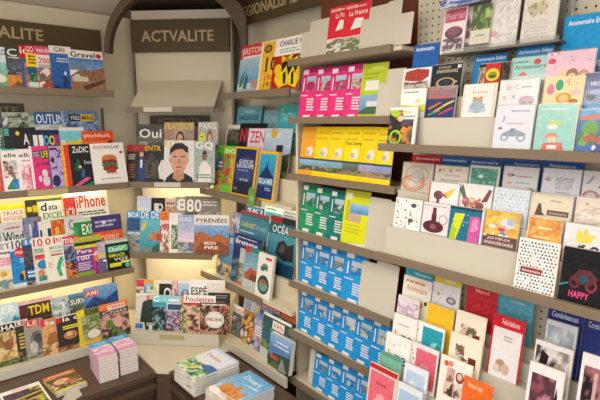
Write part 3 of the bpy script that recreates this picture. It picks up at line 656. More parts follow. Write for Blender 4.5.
row('magazine', 'D', 3.266, ZD[2], [
 (127, 149, 145, '35302e;R 0 .82 1 1 8c2a28;T .04 .84 .96 .97 c8413a CAPITAL;L .06 .6 .4 .76 3 c9c0b8;P 2f4674 .52 0 .5 .5 .62 .68 .8 .66 .94 .4 .94 0;E .66 .74 .1 .07 d2a184;R .6 .38 .7 .6 dfe0e2;L .06 .1 .4 .5 6 9a5a44', 'dark magazine with red title and a person in blue'),
 (145, 167, 145.5, '2c2b2c;R .04 .86 .7 .98 3a3420;T .0 .85 .72 .99 e6bb2a ENTR;E .26 .66 .18 .12 4a3f3a;N 0 .1 .6 .6 104 2c2b2c,45423e,5a4f42;P d9d6d2 .66 .1 .6 .4 .74 .6 1 .62 1 .05', 'black magazine with an amber title and a white shirt'),
 (164, 194, 140.5, 'dcdad6;T .02 .86 .5 .98 e3c334 LUI;P 2b2b2e .02 0 .1 .12 .3 .24 .7 .22 .94 .12 1 0;P c08b70 .34 .3 .3 .1 .5 .02 .68 .1 .66 .3;E .5 .54 .29 .32 cf9c80;P 2b211d .18 .6 .2 .8 .36 .93 .6 .94 .8 .84 .82 .58 .78 .7 .6 .8 .4 .78 .24 .7;E .2 .52 .03 .06 c08b70;E .8 .52 .03 .06 c08b70;R .3 .6 .44 .625 3a2a22;R .56 .6 .7 .625 3a2a22;E .37 .565 .05 .016 ece6e0;E .63 .565 .05 .016 ece6e0;E .37 .565 .02 .016 3a2c26;E .63 .565 .02 .016 3a2c26;P b88468 .47 .57 .44 .44 .56 .44 .53 .57;E .5 .36 .11 .02 a85f54;R .42 .358 .58 .365 7a3a34;P b5826a .3 .3 .5 .22 .7 .3 .5 .26', 'white magazine filled by the face of a dark haired person'),
 (194, 215, 141, 'a5b0aa;T .06 .78 .9 .98 f2f0ec GQ;P e6e3de .2 .0 .26 .4 .44 .52 .62 .5 .8 .36 .84 0;E .5 .64 .13 .11 8a6450;P 3a2c26 .38 .68 .42 .76 .56 .77 .63 .68;L .1 .1 .9 .22 2 6f7a76', 'grey green magazine with a person in white under two white capitals'),
], 'front row magazines on the middle corner shelf', 'on the corner shelf', th=.0045, lean=9)
row('magazine', 'D', 3.345, ZD[3] + .1, [
 (137, 152, 196, 'd9dfe8;R .05 .7 .9 .95 c5d2e6;R .1 .3 .9 .66 e6e8ea;N 0 0 1 .3 111 b8c4d4,e0e4ea', 'white and pale blue magazine'),
 (151, 166, 198, '24211f;R .2 .5 .5 .86 d9d4ce;E .6 .76 .2 .1 d9d4ce;E .6 .58 .2 .1 d9d4ce;E .6 .76 .1 .05 24211f;E .6 .58 .1 .05 24211f', 'black magazine with a bold white capital'),
 (165, 177, 198.5, 'dcbcae;N 0 0 1 .8 112 dcbcae,e6d2c6,b88a7a;L .1 .82 .9 .92 1 8a6a5a', 'pink beige magazine showing as a strip'),
 (175, 190, 197, 'a9a293;T .1 .66 .8 .95 f0eee8 8;R .82 .6 .92 .95 e2c23a;N 0 0 1 .6 113 9a8f80,b8b0a0,7a7264', 'taupe magazine with one white figure and a yellow bar'),
 (185, 221, 196.5, '8a8272;N 0 0 1 .62 114 7a7264,a59c8a,5f5a50;T .04 .62 .46 .93 f2f0ec 80;L .5 .76 1 .9 2 d9d6ce;R .5 .1 1 .56 cfd2d2', 'taupe magazine with two large white figures'),
], 'back row magazines on the lower corner shelf', 'in the lower corner back row', th=.004, lean=9)
row('magazine', 'D', 3.266, ZD[3], [
 (126.5, 143, 211, '3f6f9c;R 0 .84 1 1 4d9cc6;T .1 .84 .95 .97 dcecf2 BOAT;R .1 .52 .9 .8 34527e;N 0 0 1 .5 121 4f7a9a,2d5070,86a0a8,b08a68;L .1 .4 .9 .5 1 c9d6de', 'blue boating magazine with a navy panel'),
 (140, 164, 211, '4aa0b8;R 0 .84 1 1 3f8fc0;T .04 .82 .96 .99 e6f0f2 DE DET;G 0 .0 1 .8 2f8a92 6ab8cc;P e0c04a .04 .5 .12 .7 .3 .74 .2 .56;P c07a50 .3 .36 .6 .5 1 .46 1 .3 .5 .28;E .8 .36 .12 .1 b0503c;R 0 0 1 .12 6f8a8a;P 3a5a50 .5 .1 .8 .22 1 .18 1 0 .5 0', 'turquoise magazine with a diver and white block title'),
 (160, 174, 211.5, 'd9d2c8;R 0 .78 1 1 e0892c;T .05 .8 .8 .96 d23c30 GEO;E .8 .86 .16 .08 e8cf3a;N 0 0 1 .7 122 cfc4b8,9a6a50,e6e0d6,b85a44', 'cream magazine with an orange and yellow title'),
 (169, 181, 213, 'eae8e0;R 0 .88 1 1 dfe6e0;N .2 .1 1 .7 123 6f8a5a,c9ccb8,4f6a4c,9aa890;R 0 .3 .2 .6 d9dcd6', 'white magazine with a green countryside photo'),
 (178, 195, 215, 'c3c6de;G 0 .3 1 .98 e4d4dc 8fa6d2;N 0 0 1 .3 124 8a9098,b0b4b0,6a7480;T .1 .84 .8 .94 e6eaf4 ILES;L .2 .6 .8 .7 1 9aa6cc', 'lilac sky magazine with a rounded top edge'),
 (194, 229, 215, '6a86ae;R 0 .74 1 1 e6e2d8;T .06 .8 .94 .93 3a3836 PYRÉNÉES;L .1 .76 .5 .78 1 8a8680;G 0 .4 1 .74 5f8abf 8fb0d6;P b0673c 0 0 0 .5 .2 .58 .5 .44 .7 .52 1 .4 1 0;P 8a4c2c 0 0 .2 .3 .4 .2 .7 .34 1 .2 1 0;T .3 .24 .62 .32 f0e6dc MON;T .3 .13 .7 .21 f0e6dc PIRE', 'mountain magazine with a white title band over orange rock'),
], 'front row magazines on the lower corner shelf', 'on the lower corner shelf', th=.0045, lean=9)
row('magazine', 'D', 3.052, DB + .09, [
 (136.5, 146, 279, 'd8d0c4;R 0 .76 1 .98 c8414a;N 0 0 1 .7 131 c0b0a0,8a4a44,e0d8cc', 'small red topped magazine'),
 (144, 156, 280, '9ac0c4;R .0 .9 1 1 e6a03c;N 0 0 1 .8 132 7ab0bc,c9d6d2,4f8a9a;O .5 .6 .3 .1 e8e6de .6', 'teal magazine with an orange strip'),
 (153.5, 163, 280, 'e8d878;R 0 .9 1 1 f0e6c8;R .3 .5 1 .88 efe8d0;N 0 0 1 .5 133 e0cc60,efe6c0', 'pale yellow magazine showing as a strip'),
 (159, 173, 280.5, '2a2725;R 0 .9 1 1 e6e0d6;O .6 .62 .26 .16 e8e4dc .6;L .2 .2 .9 .4 2 c8c0b4', 'black magazine with a cream ring'),
 (171.5, 181, 281, 'd9aca0;N 0 0 1 .9 134 d9aca0,b88074,e9d0c6', 'rose magazine showing as a strip'),
 (178, 192, 281, 'b0c6dc;R 0 .92 1 1 e8e6e2;E .5 .56 .3 .2 4f82b8;E .5 .62 .12 .1 d6b8a8;R 0 0 1 .3 c9d2da', 'white magazine with a blue portrait'),
 (189, 225, 280, 'f0ece4;T .06 .58 .5 .84 3a3634 ESPÉ;R .5 .42 1 .92 e4ddd2;L .56 .56 .9 .66 1 b8b0a4;R .98 0 1 1 d9d2c6', 'white magazine with a black serif title'),
], 'back row magazines of the corner tray', 'in the corner tray back row', th=.004, lean=9, pitch=.0055)
row('magazine', 'D', 2.966, DB, [
 (135.5, 158, 293.5, 'cfcbc4;R 0 .94 1 1 e6e2da;T .5 .8 .8 .95 d8713c F;P 28382c .2 .2 .3 .7 .44 .8 .8 .86 .9 .5 .8 .16 .6 .1 .6 0 .44 0 .4 .2;E .5 .7 .2 .1 2d4030;R 0 .02 .34 .16 3a78b8;L .5 .1 .95 .2 2 d8d4cc', 'grey magazine with a dark green leafy figure'),
 (152.5, 169, 295, '5aa6b8;R 0 .8 1 1 8fd0d8;T .04 .8 .4 .97 eef6f4 C;R 0 .68 1 .78 3f9aac;N 0 .0 1 .66 141 2c3c40,4a6a70,1f2a30,7a9aa0', 'teal magazine with a dark sea picture'),
 (166.5, 184, 296, 'd9d4d6;R 0 .8 1 1 9cc8d8;R .06 .6 .9 .76 35506e;N 0 0 1 .58 142 e2dede,6a4a70,b0a0b8,4a4a58,c98a9a;L .1 .82 .8 .94 1 e8f2f4', 'white magazine with purple photo squares'),
 (181, 193, 296, '7a8f4a;R 0 .78 1 1 e08a40;N 0 .0 1 .76 143 6a8a40,a8b070,4a6030,d0c8a0;R 0 .6 1 .64 e6e0d0', 'olive magazine with an orange top'),
 (208, 230, 293, '2c2b2c;L .3 .86 .95 .96 2 8a8a8c;N 0 0 1 .8 145 4a3a34,6a5a4a,2c2b2c', 'dark magazine behind the badge and the red script title'),
 (183.5, 215.5, 295.5, '8a4a3e;R 0 .8 1 1 f0ece4;T .06 .83 .94 .96 c8383c Poulettes;R 0 .74 1 .8 b83a3c;N 0 0 1 .74 144 8a4a3e,b88a6a,5a342e,d0b090,6f7a4a', 'magazine with a red script title on a white band'),
 (200, 229.5, 303, '5a3a30;N 0 0 1 .94 146 6a3f34,9a6a54,4a2c28,b89078,2f3a2a;L .05 .9 .9 .98 1 e0dcd4;E .5 .46 .32 .27 e9e2d6;O .5 .46 .29 .24 b89a7a .95;T .25 .42 .75 .54 2d2a2a FÉLINS;E .86 .84 .06 .05 d8413c', 'brown magazine with a round cream badge'),
], 'front row magazines of the corner tray', 'in the corner tray', th=.0045, lean=9)

# ------------------------------------------------------------------ magazines, rack beside the corner
row('magazine', 'R', 1.69, ZR[1], [
 (239.5, 262, 45, 'bcd0d8;R 0 .72 1 1 cf3238;T .06 .8 .94 .94 f0d0c8 BRETON;R .1 .72 .9 .77 e9d8d0;G 0 .2 1 .72 5f9cc4 a8c6d2;P 3f7a6c .1 .3 .3 .5 .2 .14 .08 .12;P 3a6a64 .25 .1 .34 .42 .46 .3 .4 .06;E .78 .16 .2 .1 b88a7c;R .86 .5 .94 .7 e9ecec;R 0 0 1 .08 9ac0b8', 'red topped magazine with a blue coastal picture'),
 (259.5, 279, 41, 'e8b63a;R 0 0 .1 1 efe2c0;E .36 .84 .2 .08 4a3a20;E .36 .84 .13 .05 b08a30;T .32 .38 .9 .68 231f1a 10;T .34 .2 .9 .32 d8452a 1918;T .34 .08 .9 .18 3a3018 1918;R 0 .97 1 1 e9dcb4', 'amber magazine with a large black number'),
 (273.5, 301, 37.5, 'f0eee9;T .16 .84 .96 .95 20201f CHARLIE H;L .2 .7 .9 .8 2 8ab89a;R 0 0 1 .66 b0231c;P 1e1a14 .2 .2 .4 .6 .95 .64 1 .3 .7 .2;P ecc91f .3 .66 .3 .52 .5 .6 .7 .7 .66 .56 .9 .62 .8 .44 .56 .5;P ecc91f .1 .2 .2 .48 .36 .34 .5 .46 .6 .26 .74 .44 .84 .3 .96 .5 1 .2 .9 .02 .6 .1 .3 .04;E .2 .4 .14 .1 e8c51f;P 231d12 .4 .3 .5 .36 .54 .12 .46 .1;P 231d12 .7 .3 .78 .36 .82 .1 .74 .08', 'white titled newspaper with yellow figures on red'),
], 'magazines on the top shelf by the map rack', 'on the topmost shelf by the maps', th=.0045)
row('magazine', 'R', 1.892, ZR[2] + .27, [
 (234.5, 262.5, 107, '6fb2c4;R .92 0 1 1 2e4450;R 0 0 .04 1 2e4450;T .3 .85 .66 .93 d8ecee TINTIN;T .14 .7 .84 .81 24343c HADDOCK;G 0 0 1 .4 5a9cb0 6fb2c4', 'blue green book with a dark block title'),
 (262, 279, 110, '86b4bc;T .1 .7 .8 .84 a8ccd0 TINTIN;N 0 0 1 .6 151 86b4bc,6a9aa6,a5c4c4', 'dusty teal book with a faded title'),
 (276, 297, 104.5, '4fbcc4;T .16 .66 .84 .82 a5e0e2 TINTIN;E .2 .9 .06 .03 d8d04a;E .6 .94 .06 .03 e08a4a;N 0 0 1 .5 152 4fbcc4,3fa0ac,7accd0', 'bright turquoise book'),
], 'back row books on the middle shelf by the maps', 'at the back of the middle shelf', th=.005)
row('magazine', 'R', 1.793, ZR[2] + .135, [
 (225, 240, 125, 'b0b49c;R .0 .92 1 1 e6e2d8;N 0 0 1 .9 153 4a5c48,7a6a58,3a4a40,8a8a70;R 0 0 .06 1 e2e0d6', 'dark green magazine with a white frame'),
 (237.5, 265, 123.5, '23262e;T .06 .62 .98 .9 d23c48 NUZES;R 0 .9 1 1 1e1e22;N 0 0 .6 .56 154 24282f,3a4658,1e2026;L .1 .3 .5 .44 2 9aa6b8;R .4 .58 1 .62 e0b8c4', 'black magazine with a large crimson title'),
 (246.5, 265, 128.5, 'ecdfe6;T .1 .68 .9 .94 cf4a62 ZEN;G 0 .24 1 .66 d87aa8 f0e2ea;R 0 0 1 .26 8a3a78;E .5 .3 .06 .04 4a2a50', 'pink and white magazine with a violet base'),
 (262.5, 290, 128.5, 'b4c6d8;G 0 .4 1 1 a5bcd8 c6d6e4;T .06 .8 .6 .9 e8eef2 ALPES;E .36 .9 .12 .1 d9b24a;P 4a5a44 .2 0 .4 .3 .7 .44 1 .5 1 0;R .5 .52 .74 .66 2c343e;N .3 0 1 .3 155 6a7a50,3a4a3a,8a8a5a', 'pale blue magazine with a mountain hut'),
], 'middle row magazines on the middle shelf by the maps', 'in the middle row by the maps', th=.0045)
row('magazine', 'R', 1.688, ZR[2], [
 (216, 226, 145.5, '3f8a4c;R 0 .84 1 1 6fc832;T .1 .86 .9 .96 3a8a20 VERT;R 0 .46 1 .7 3a6a8c;N 0 0 1 .44 161 4a7a4a,8a9a50,d08a40,3a5a3c;L .2 .5 .9 .66 2 cfe0e0', 'green magazine with a lime header'),
 (222, 235, 146, 'd9642e;R 0 .82 1 1 7ac838;N 0 .1 1 .8 162 d9502e,e8a040,6aa048,c83a30;R 0 0 1 .14 74c23a;T .1 .84 .9 .94 e6f0d0 BIO', 'orange magazine with lime top and foot'),
 (233, 256, 147, 'e5b222;R .05 .03 .93 .96 24305c;E .5 .5 .4 .3 35487c;G .05 .03 .93 .3 141a34 24305c;E .5 .2 .3 .12 1c2238;T .24 .66 .84 .74 d6dcec GUIDE DE;T .16 .57 .88 .65 dce2f0 LEUROPE;L .2 .5 .8 .54 1 9aa8c8;T .36 .3 .7 .35 c0c8dc ETE;L .1 .1 .3 .16 2 8a96b4', 'night blue magazine with a yellow border', {'copies': 2, 'th': .004}),
 (257, 276, 151.5, 'e9b51f;R .06 .04 .92 .95 2a86b8;G .06 .04 .92 .95 1a3a72 3aa8d0;P 16325c .1 .46 .44 .7 .5 .76 .56 .66 .92 .46;E .5 .74 .03 .05 101f3c;T .12 .34 .86 .45 e0ecf2 DE LA MER;R .06 .04 .92 .3 1c3468;L .5 .2 .86 .28 2 9ab4d4;T .26 .84 .74 .9 3f9a8c HORS', 'ocean blue magazine with a yellow border', {'copies': 5, 'th': .004}),
], 'front magazines on the middle shelf by the maps', 'on the middle shelf', th=.005, pitch=.011)
row('magazine', 'R', 1.892, ZR[3] + .27, [
 (244, 263, 206, 'c6d2dc;R 0 .76 1 .98 3f6ea8;N 0 0 1 .74 171 b4c4d2,8aa4c0,dde2e4;T .1 .78 .9 .92 e0e8f0 SKI', 'white and blue magazine behind the green tag'),
 (263, 282.5, 204.5, 'd8e4e6;R .06 .3 .94 .8 4fb4c4;P 3f8a9c .1 .4 .5 .6 .94 .5 .94 .34;P e6f0ee .1 .54 .4 .66 .9 .6 .6 .5;L .1 .84 .7 .92 1 5a8a98', 'white magazine with a turquoise lagoon picture'),
 (281, 299, 204, 'b8bcc4;T .1 .5 .9 .64 3a6a9c BRUN;N 0 0 1 .44 172 a5aab4,8a929c,c6cacc;L .1 .7 .8 .84 2 7a8088', 'grey magazine with blue letters'),
], 'back row magazines on the lower shelf by the maps', 'at the back of the lower shelf', th=.0045)
row('magazine', 'R', 1.793, ZR[3] + .135, [
 (230, 242, 212, 'a8a4d0;N 0 0 1 .9 181 a8a4d0,7a84c0,cfd0e0;R 0 .76 1 .84 dfe2ee', 'lilac magazine showing as a strip'),
 (238, 267, 212.5, '3a7a92;R 0 .94 1 1 c8485a;G 0 0 1 .9 2a6a80 4f93ac;T .06 .68 .6 .78 d9cf5a CARNET;T .62 .68 .96 .76 9ac0c8 DE MER;L .06 .56 .6 .62 1 c0d8dc;N 0 0 1 .5 182 2f6c84,3f8496,255a70', 'teal magazine with yellow words and a red strip'),
 (267.5, 297, 218, '2f6f80;R 0 .9 .4 1 c8343c;R .4 .9 1 1 28333a;T .1 .72 .82 .89 eceeea OCÉAN;G 0 0 1 .7 1e5a70 4f9cac;P 2a2c2e .3 .36 .36 .56 .56 .62 .7 .54 .9 .6 .94 .3 .6 .26;P 4f5254 .4 .4 .5 .56 .62 .52 .6 .4;R 0 0 1 .22 123e58', 'deep teal magazine with dark sea rocks', {'copies': 3}),
], 'middle row magazines on the lower shelf by the maps', 'in the lower middle row', th=.0045)
row('magazine', 'R', 1.709, ZR[3], [
 (217.5, 225, 236, '3c4f4c;R 0 .9 1 1 4f7f9c;E .6 .74 .2 .1 8fc04a;N 0 0 1 .7 191 3c4f4c,6a5a48,2c3c44,8aa060,b0683c;E .3 .3 .2 .1 d9d0b0', 'dark travel magazine with small bright dots'),
 (221, 237, 234.5, '4f88b4;T .2 .82 .7 .94 dce8f0 LE;G 0 .2 1 .8 4a80b0 6aa2c8;N 0 0 1 .3 192 c8863c,4a6a90,d9b060', 'sky blue magazine with an orange foot'),
 (232, 261, 236, '2c3566;R .04 .74 .94 .9 39427c;L .1 .92 .9 .96 1 c0c8e0;T .06 .77 .84 .9 eef0f4 Bretagne;R 0 0 1 .5 4a6a80;N 0 0 1 .5 193 3a5a78,5f7a88,28405c', 'navy magazine with a large white word'),
 (238.5, 250, 249, 'a9b8a0;G 0 .6 1 1 c0ccc0 b0c0b0;N 0 0 1 .6 194 8a9a80,b0a890,6a7a68;R 0 0 1 .1 c06a58', 'pale sage booklet showing as a strip'),
 (243.5, 262, 247.5, '7fa4b4;R 0 .88 1 1 2f8a74;R 0 .8 .3 1 c8343c;G 0 .4 1 .84 9ab8c8 6f9cb4;P b0563c .1 .34 .4 .52 .8 .46 1 .3 1 .2 .1 .2;R 0 0 1 .22 b8c4c4;P 7a3a30 .3 .24 .5 .4 .9 .34 1 .22', 'coastal book with a green top and a red cliff'),
], 'front magazines on the lower shelf by the maps', 'on the lower shelf', th=.004, pitch=.0053, lean=9)
row('magazine', 'R', 1.684, ZR[3], [
 (256.5, 272, 254, 'ece8e0;R .5 .88 .9 .94 c84a48;E .5 .72 .2 .07 5a8a78;E .34 .66 .12 .06 3f6a5c;E .5 .3 .38 .22 2f4a44;E .5 .28 .28 .14 6a9a8a;R .34 .32 .7 .4 b0483c;T .4 .62 .7 .72 2f4a40 30', 'white book with an oval green emblem', {'copies': 3}),
], 'front magazines on the lower shelf by the maps', 'on the lower shelf', th=.0055, pitch=.0063, lean=9)
row('magazine', 'R', 1.70, RB + .1, [
 (243, 258, 299, 'd5d6d6;R .1 .5 .5 .9 6f8cc0;L .1 .52 .5 .9 4 dfe4ee;N .5 0 1 1 201 d5d6d6,c0c4c8,e4e4e2', 'white leaflet magazine with a blue panel'),
 (259.5, 282, 306, '4f6f9c;R 0 .84 1 1 c8343c;T .06 .8 .9 .94 e8d0d0 MOTOR;N 0 .3 1 .8 202 4f6f9c,8aa0bc,3a5078;E .3 .3 .3 .16 f0d8a8;E .66 .26 .26 .14 f2ecc0', 'blue magazine with a red title and pale loaves'),
 (279.5, 298, 310, '8fa2b8;R 0 .8 1 1 cf4030;T .1 .82 .9 .94 f0c8b8 MOTO;R 0 .66 1 .8 e07a50;N 0 0 1 .66 203 9ab0c4,5a6a7c,3a3f48', 'grey blue magazine with an orange red header'),
], 'back row magazines of the low tray by the maps', 'at the back of the low tray', th=.0045)
row('magazine', 'R', 1.602, RB, [
 (232, 245, 306, 'dcd8d2;R 0 .93 1 1 eeeae2;T .1 .8 .95 .92 cf3c44 LOI;N 0 0 1 .76 211 b8b4b0,e2ded8,5a5a5c,8a8a88', 'white magazine with a red title and grey photos'),
 (242, 257, 311, 'a8743c;N 0 0 1 .9 212 c88a3c,3a2f2a,e0a850,5a4436,d8d0c0;R 0 .6 1 .64 e0902c;R .5 .2 .8 .5 c8703c', 'orange and black patchwork magazine'),
 (254, 266, 315.5, '6a88b8;N 0 0 1 .9 213 6a88b8,4a5f90,a8b4cc,c06a70;L .1 .4 .9 .7 4 dfe4ec', 'blue magazine showing as a strip'),
 (289, 294, 333, '4a4a44;N 0 0 1 1 215 3a3f3a,6a6a60,8a8a80,2c302e;T .1 .76 .9 .88 c8c8c0 QUAD', 'dark magazine beyond the thick road book'),
 (261, 290, 317, '3a5548;R 0 .94 1 1 e4e2da;R .36 .72 .78 .9 ece6e2;T .4 .75 .74 .87 c83640 VAN;N 0 .0 1 .7 214 3a5a44,5a7a50,2c4450,7a8a5a,4a6a78;P 2c6070 0 .4 .1 .8 .26 .82 .34 .4;R 0 0 .3 .2 c0c4b8', 'green magazine with a red word in a white box'),
], 'front magazines of the low tray by the maps', 'in the low tray', th=.0045, pitch=.0058, lean=9)
row('magazine', 'R', 1.566, RB, [
 (268.5, 291, 337, '5f82b4;G 0 .5 1 1 4f74a8 8fb2d8;L .3 .76 .95 .84 1 e0e8f2;L .2 .64 .95 .72 1 d0dcec;P 3c4c3a 0 .3 .3 .44 1 .5 1 .0 0 0;P 8a8f8a .5 0 .62 .36 .68 .36 .9 0;R .1 .24 .5 .36 b8503c;P 5a6a44 0 0 .3 .2 .5 .1 .5 0', 'thick road book with a blue sky', {'th': .03}),
], 'front magazines of the low tray by the maps', 'in the low tray', th=.0045, pitch=.0062, lean=9)

# ------------------------------------------------------------------ folded maps and blank dividers
def maps(shelf, cells, group, where):
    """cells in order along the shelf; kinds may mix"""
    n = len(cells); ln = math.radians(8)
    for j, c in enumerate(cells):
        item(c[0], 'R', 1.632 + (n - 1 - j) * .0058, MZ[shelf] + .0, c[1], c[2], c[3], c[4], (c[5] + ' ' + where).strip(), group if c[0] == 'folded_map' else 'blank dividers of the map rack', ln, th=.0042)
FM, BD = 'folded_map', 'blank_divider'
def ign(base, dark, pic, seed=1, slip='e9e4e0'):
    return (f'{base};R 0 .9 1 1 {dark};R 0 0 .02 1 {dark};R .08 .87 .4 .96 {slip};G .32 .56 .88 .82 {pic} b4c8d8;N .32 .54 .88 .72 {seed} {pic},7a8474,{dark},b4b8a8 5 4;'
            f'R .1 .5 .26 .84 {dark};R .14 .54 .2 .8 {slip};L .06 .43 .5 .47 1 {slip};L .45 .14 .92 .4 5 {slip};R .3 .0 .7 .06 {slip}')
maps(0, [
 (BD, 301, 314, 32, '', 'blank white divider, lowest of those'), (BD, 309, 329, 20, '', 'blank white divider, tall one beside the red maps'),
 (FM, 328, 350, 6.5, 'd62a38;R .06 .9 .5 .96 e8a0a0;T .3 .76 .94 .86 f4dedc La France;P f0e8e4 .34 .5 .8 .54 .84 .68 .5 .72;N 0 0 1 .36 301 8a9ab0,c9bca8,7a6a5a,e0d8d0;R 0 .34 1 .36 e9e0da;L .4 .9 .9 .95 1 f0c8c8', 'red road map with its picture half covered'),
 (FM, 343, 368.5, 3.5, 'd82e3c;R .06 .91 .5 .97 e8a0a0;T .2 .76 .9 .86 f4dedc La France;P f2ece8 .3 .48 .72 .5 .78 .68 .46 .7;N 0 0 1 .34 302 8aa6c0,c0b8a0,6f7a5a,e0d8d0;R 0 .33 1 .35 e9e0da;L .4 .9 .9 .95 1 f0c8c8', 'red road map with a whole white outline'),
 (BD, 360, 376, 19, '', 'blank white divider overlapping the red maps'), (BD, 368, 388, 6, '', 'blank white divider, broad one'),
 (BD, 386, 400, 1, '', 'blank white divider, tallest one'), (BD, 390, 412, 14, '', 'blank white end plate beside the pegboard'),
], 'road maps on the top map shelf', 'on the top map shelf')
maps(1, [
 (FM, 300.5, 317, 68, ign('e0357f', 'b02a68', '4a7a9a', 311), 'first of the pink maps beside the yellow newspaper'),
 (FM, 315, 331, 67.5, ign('e2387f', 'b52c6a', '3f6a90', 312), 'second pink map'),
 (FM, 329, 347, 66.5, ign('e0357f', 'b82f6e', '5aa0c8', 313), 'third pink map with a sea picture'),
 (FM, 345, 363, 64.5, ign('dd3a80', 'b02a68', 'c85a8a', 314), 'fourth pink map half under the lime map'),
 (FM, 360.5, 386, 63.5, 'b5c832;R 0 .9 1 1 a3b62a;R .36 .88 .8 .93 c9d860;R .18 .5 .7 .68 e6e2d6;G 0 .06 1 .42 5f8ab8 8fb0cc;P 4a6a4a 0 .1 .4 .22 1 .16 1 .06 0 .06;R .3 .2 .9 .3 d5dadc;R 0 0 1 .06 b5c832;L .1 .7 .8 .84 2 9aac2c', 'lime green map'),
 (BD, 377, 393, 83, '', 'blank white divider, low one'), (BD, 385, 404, 69, '', 'blank white divider, tall one'),
], 'pink maps', 'on the second map shelf')
def mich(top, seed, pics, t1=None):
    return (f'{top};R 0 0 .02 1 b8981c;L .1 .84 .9 .92 1 d0b020;L .1 .74 .8 .8 1 c8a82c;P e4dfc8 .34 .42 .7 .4 .84 .5 .72 .6 .46 .58;E .5 .47 .12 .05 b8b4a8;R 0 .32 1 .36 3f4f5a;G 0 .1 1 .32 {pics};N 0 .1 1 .2 {seed} 6a7a4a,8a7a5a,4a5a4a,a08a6a 5 3;R 0 0 1 .1 {top}'
            + (f';T .1 .66 .9 .73 {t1}' if t1 else ''))
maps(2, [
 (FM, 300.5, 316, 127, mich('efa238', 321, '6a7f8a 8fb8d8'), 'orange map at the end of the yellow maps'),
 (FM, 314, 331, 127, mich('f2cf1c', 322, '4a7a4a 8fb4d0'), 'yellow map next to the orange one'),
 (FM, 328.5, 345, 127, mich('f3d31d', 323, '4f8a5a 8aa8c8'), 'yellow map, third along'),
 (FM, 343.5, 362, 127, mich('f6d914', 324, '3f4f3f 6a7a70', '4a4a20 Paris Centre'), 'yellow map with a dark forest picture'),
 (FM, 360, 378, 127, mich('f3d31d', 325, 'b87a60 8fa6d0'), 'yellow map with a pinkish shore'),
 (FM, 376, 393, 127.5, mich('f5da16', 326, 'a8705a 7fa0d0'), 'yellow map half hidden by the cyclist card'),
], 'yellow maps', 'on the third map shelf')
maps(3, [
 (FM, 300.5, 316, 184, ign('1f9060', '15705a', '5a8ab0', 331), 'green map at the end'),
 (FM, 314, 330, 187, ign('1a8a6a', '146a5e', '4f86b0', 332), 'green map, second along'),
 (FM, 328.5, 345, 190, ign('15776e', '125f60', '8a9aa8', 333), 'teal map'),
 (FM, 343, 368.5, 190.5, 'd6da20;R 0 .88 1 1 b9b82c;R .06 .82 .3 .94 e8e6c8;R .1 .42 .24 .8 c0b82a;G .26 .58 .98 .76 3f8ac8 9ac4dc;R .24 .42 .72 .58 c0a88a;L .1 .2 .8 .38 3 bcc02a;P e9e6dc .2 0 1 0 1 .06', 'bright lime map'),
 (BD, 367, 389, 198, '', 'blank white divider, bigger one'), (BD, 385, 402, 202, '', 'blank white divider by the card rack'),
], 'green maps', 'on the fourth map shelf')
maps(4, [
 (FM, 300, 315, 240, ign('1d8fd2', '1a7abc', '5a7a4a', 341), 'first blue map'),
 (FM, 313, 330, 244, ign('1f92d6', '1a7abc', 'c9a8b8', 342), 'second blue map with a pale picture'),
 (FM, 328, 345, 248, ign('1d8fd2', '1a78b8', '6a6a60', 343), 'third blue map with a dark picture'),
 (FM, 343, 367, 252.5, ign('2196da', '1c80c2', 'd9c4b8', 344), 'broad blue map in front'),
 (BD, 360, 380, 262, '', 'blank white divider over the blue maps'), (BD, 374, 397, 263, '', 'blank white divider next to the card rack'),
], 'blue maps', 'on the fifth map shelf')
maps(5, [
 (FM, 299, 314, 291, ign('1d8fd2', '1a7abc', '6a3f3a', 351), 'blue map with a dark picture, first'),
 (FM, 312, 328, 297, ign('1f92d6', '1b7cbe', 'b0a03f', 352), 'blue map with an ochre picture'),
 (FM, 326, 342, 302.5, ign('1d8fd2', '1a7abc', 'd0d4a8', 353), 'blue map with a pale green picture'),
 (FM, 339.5, 357, 308, ign('2196da', '1b7cbe', 'e0d0cc', 354), 'blue map with a pale pink picture'),
 (FM, 354, 373, 314, ign('1d8fd2', '1a78b8', '5a5a48', 355), 'blue map with a dark moorland picture'),
 (FM, 370, 392, 320, ign('1f92d6', '1a7abc', '6a8a9a', 356), 'blue map half behind the card rack'),
], 'blue maps', 'on the sixth map shelf')
maps(6, [
 (BD, 309, 320, 350, '', 'blank cream divider at the end'),
 (FM, 313.5, 329, 354, ign('1d8fd2', '1a7abc', '8a9a8a', 361), 'blue map, first along'),
 (FM, 326, 342, 359.5, ign('1f92d6', '1b7cbe', 'd8c8d0', 362), 'blue map, second along with a pale picture'),
 (FM, 339.5, 357, 365.5, ign('1d8fd2', '1a7abc', 'd4c0c0', 363), 'blue map, third along with a rosy picture'),
 (FM, 354, 373, 371.5, ign('2196da', '1b7cbe', 'c4b8b0', 364), 'blue map, fourth along under the shelf'),
], 'blue maps', 'on the lowest visible map shelf')

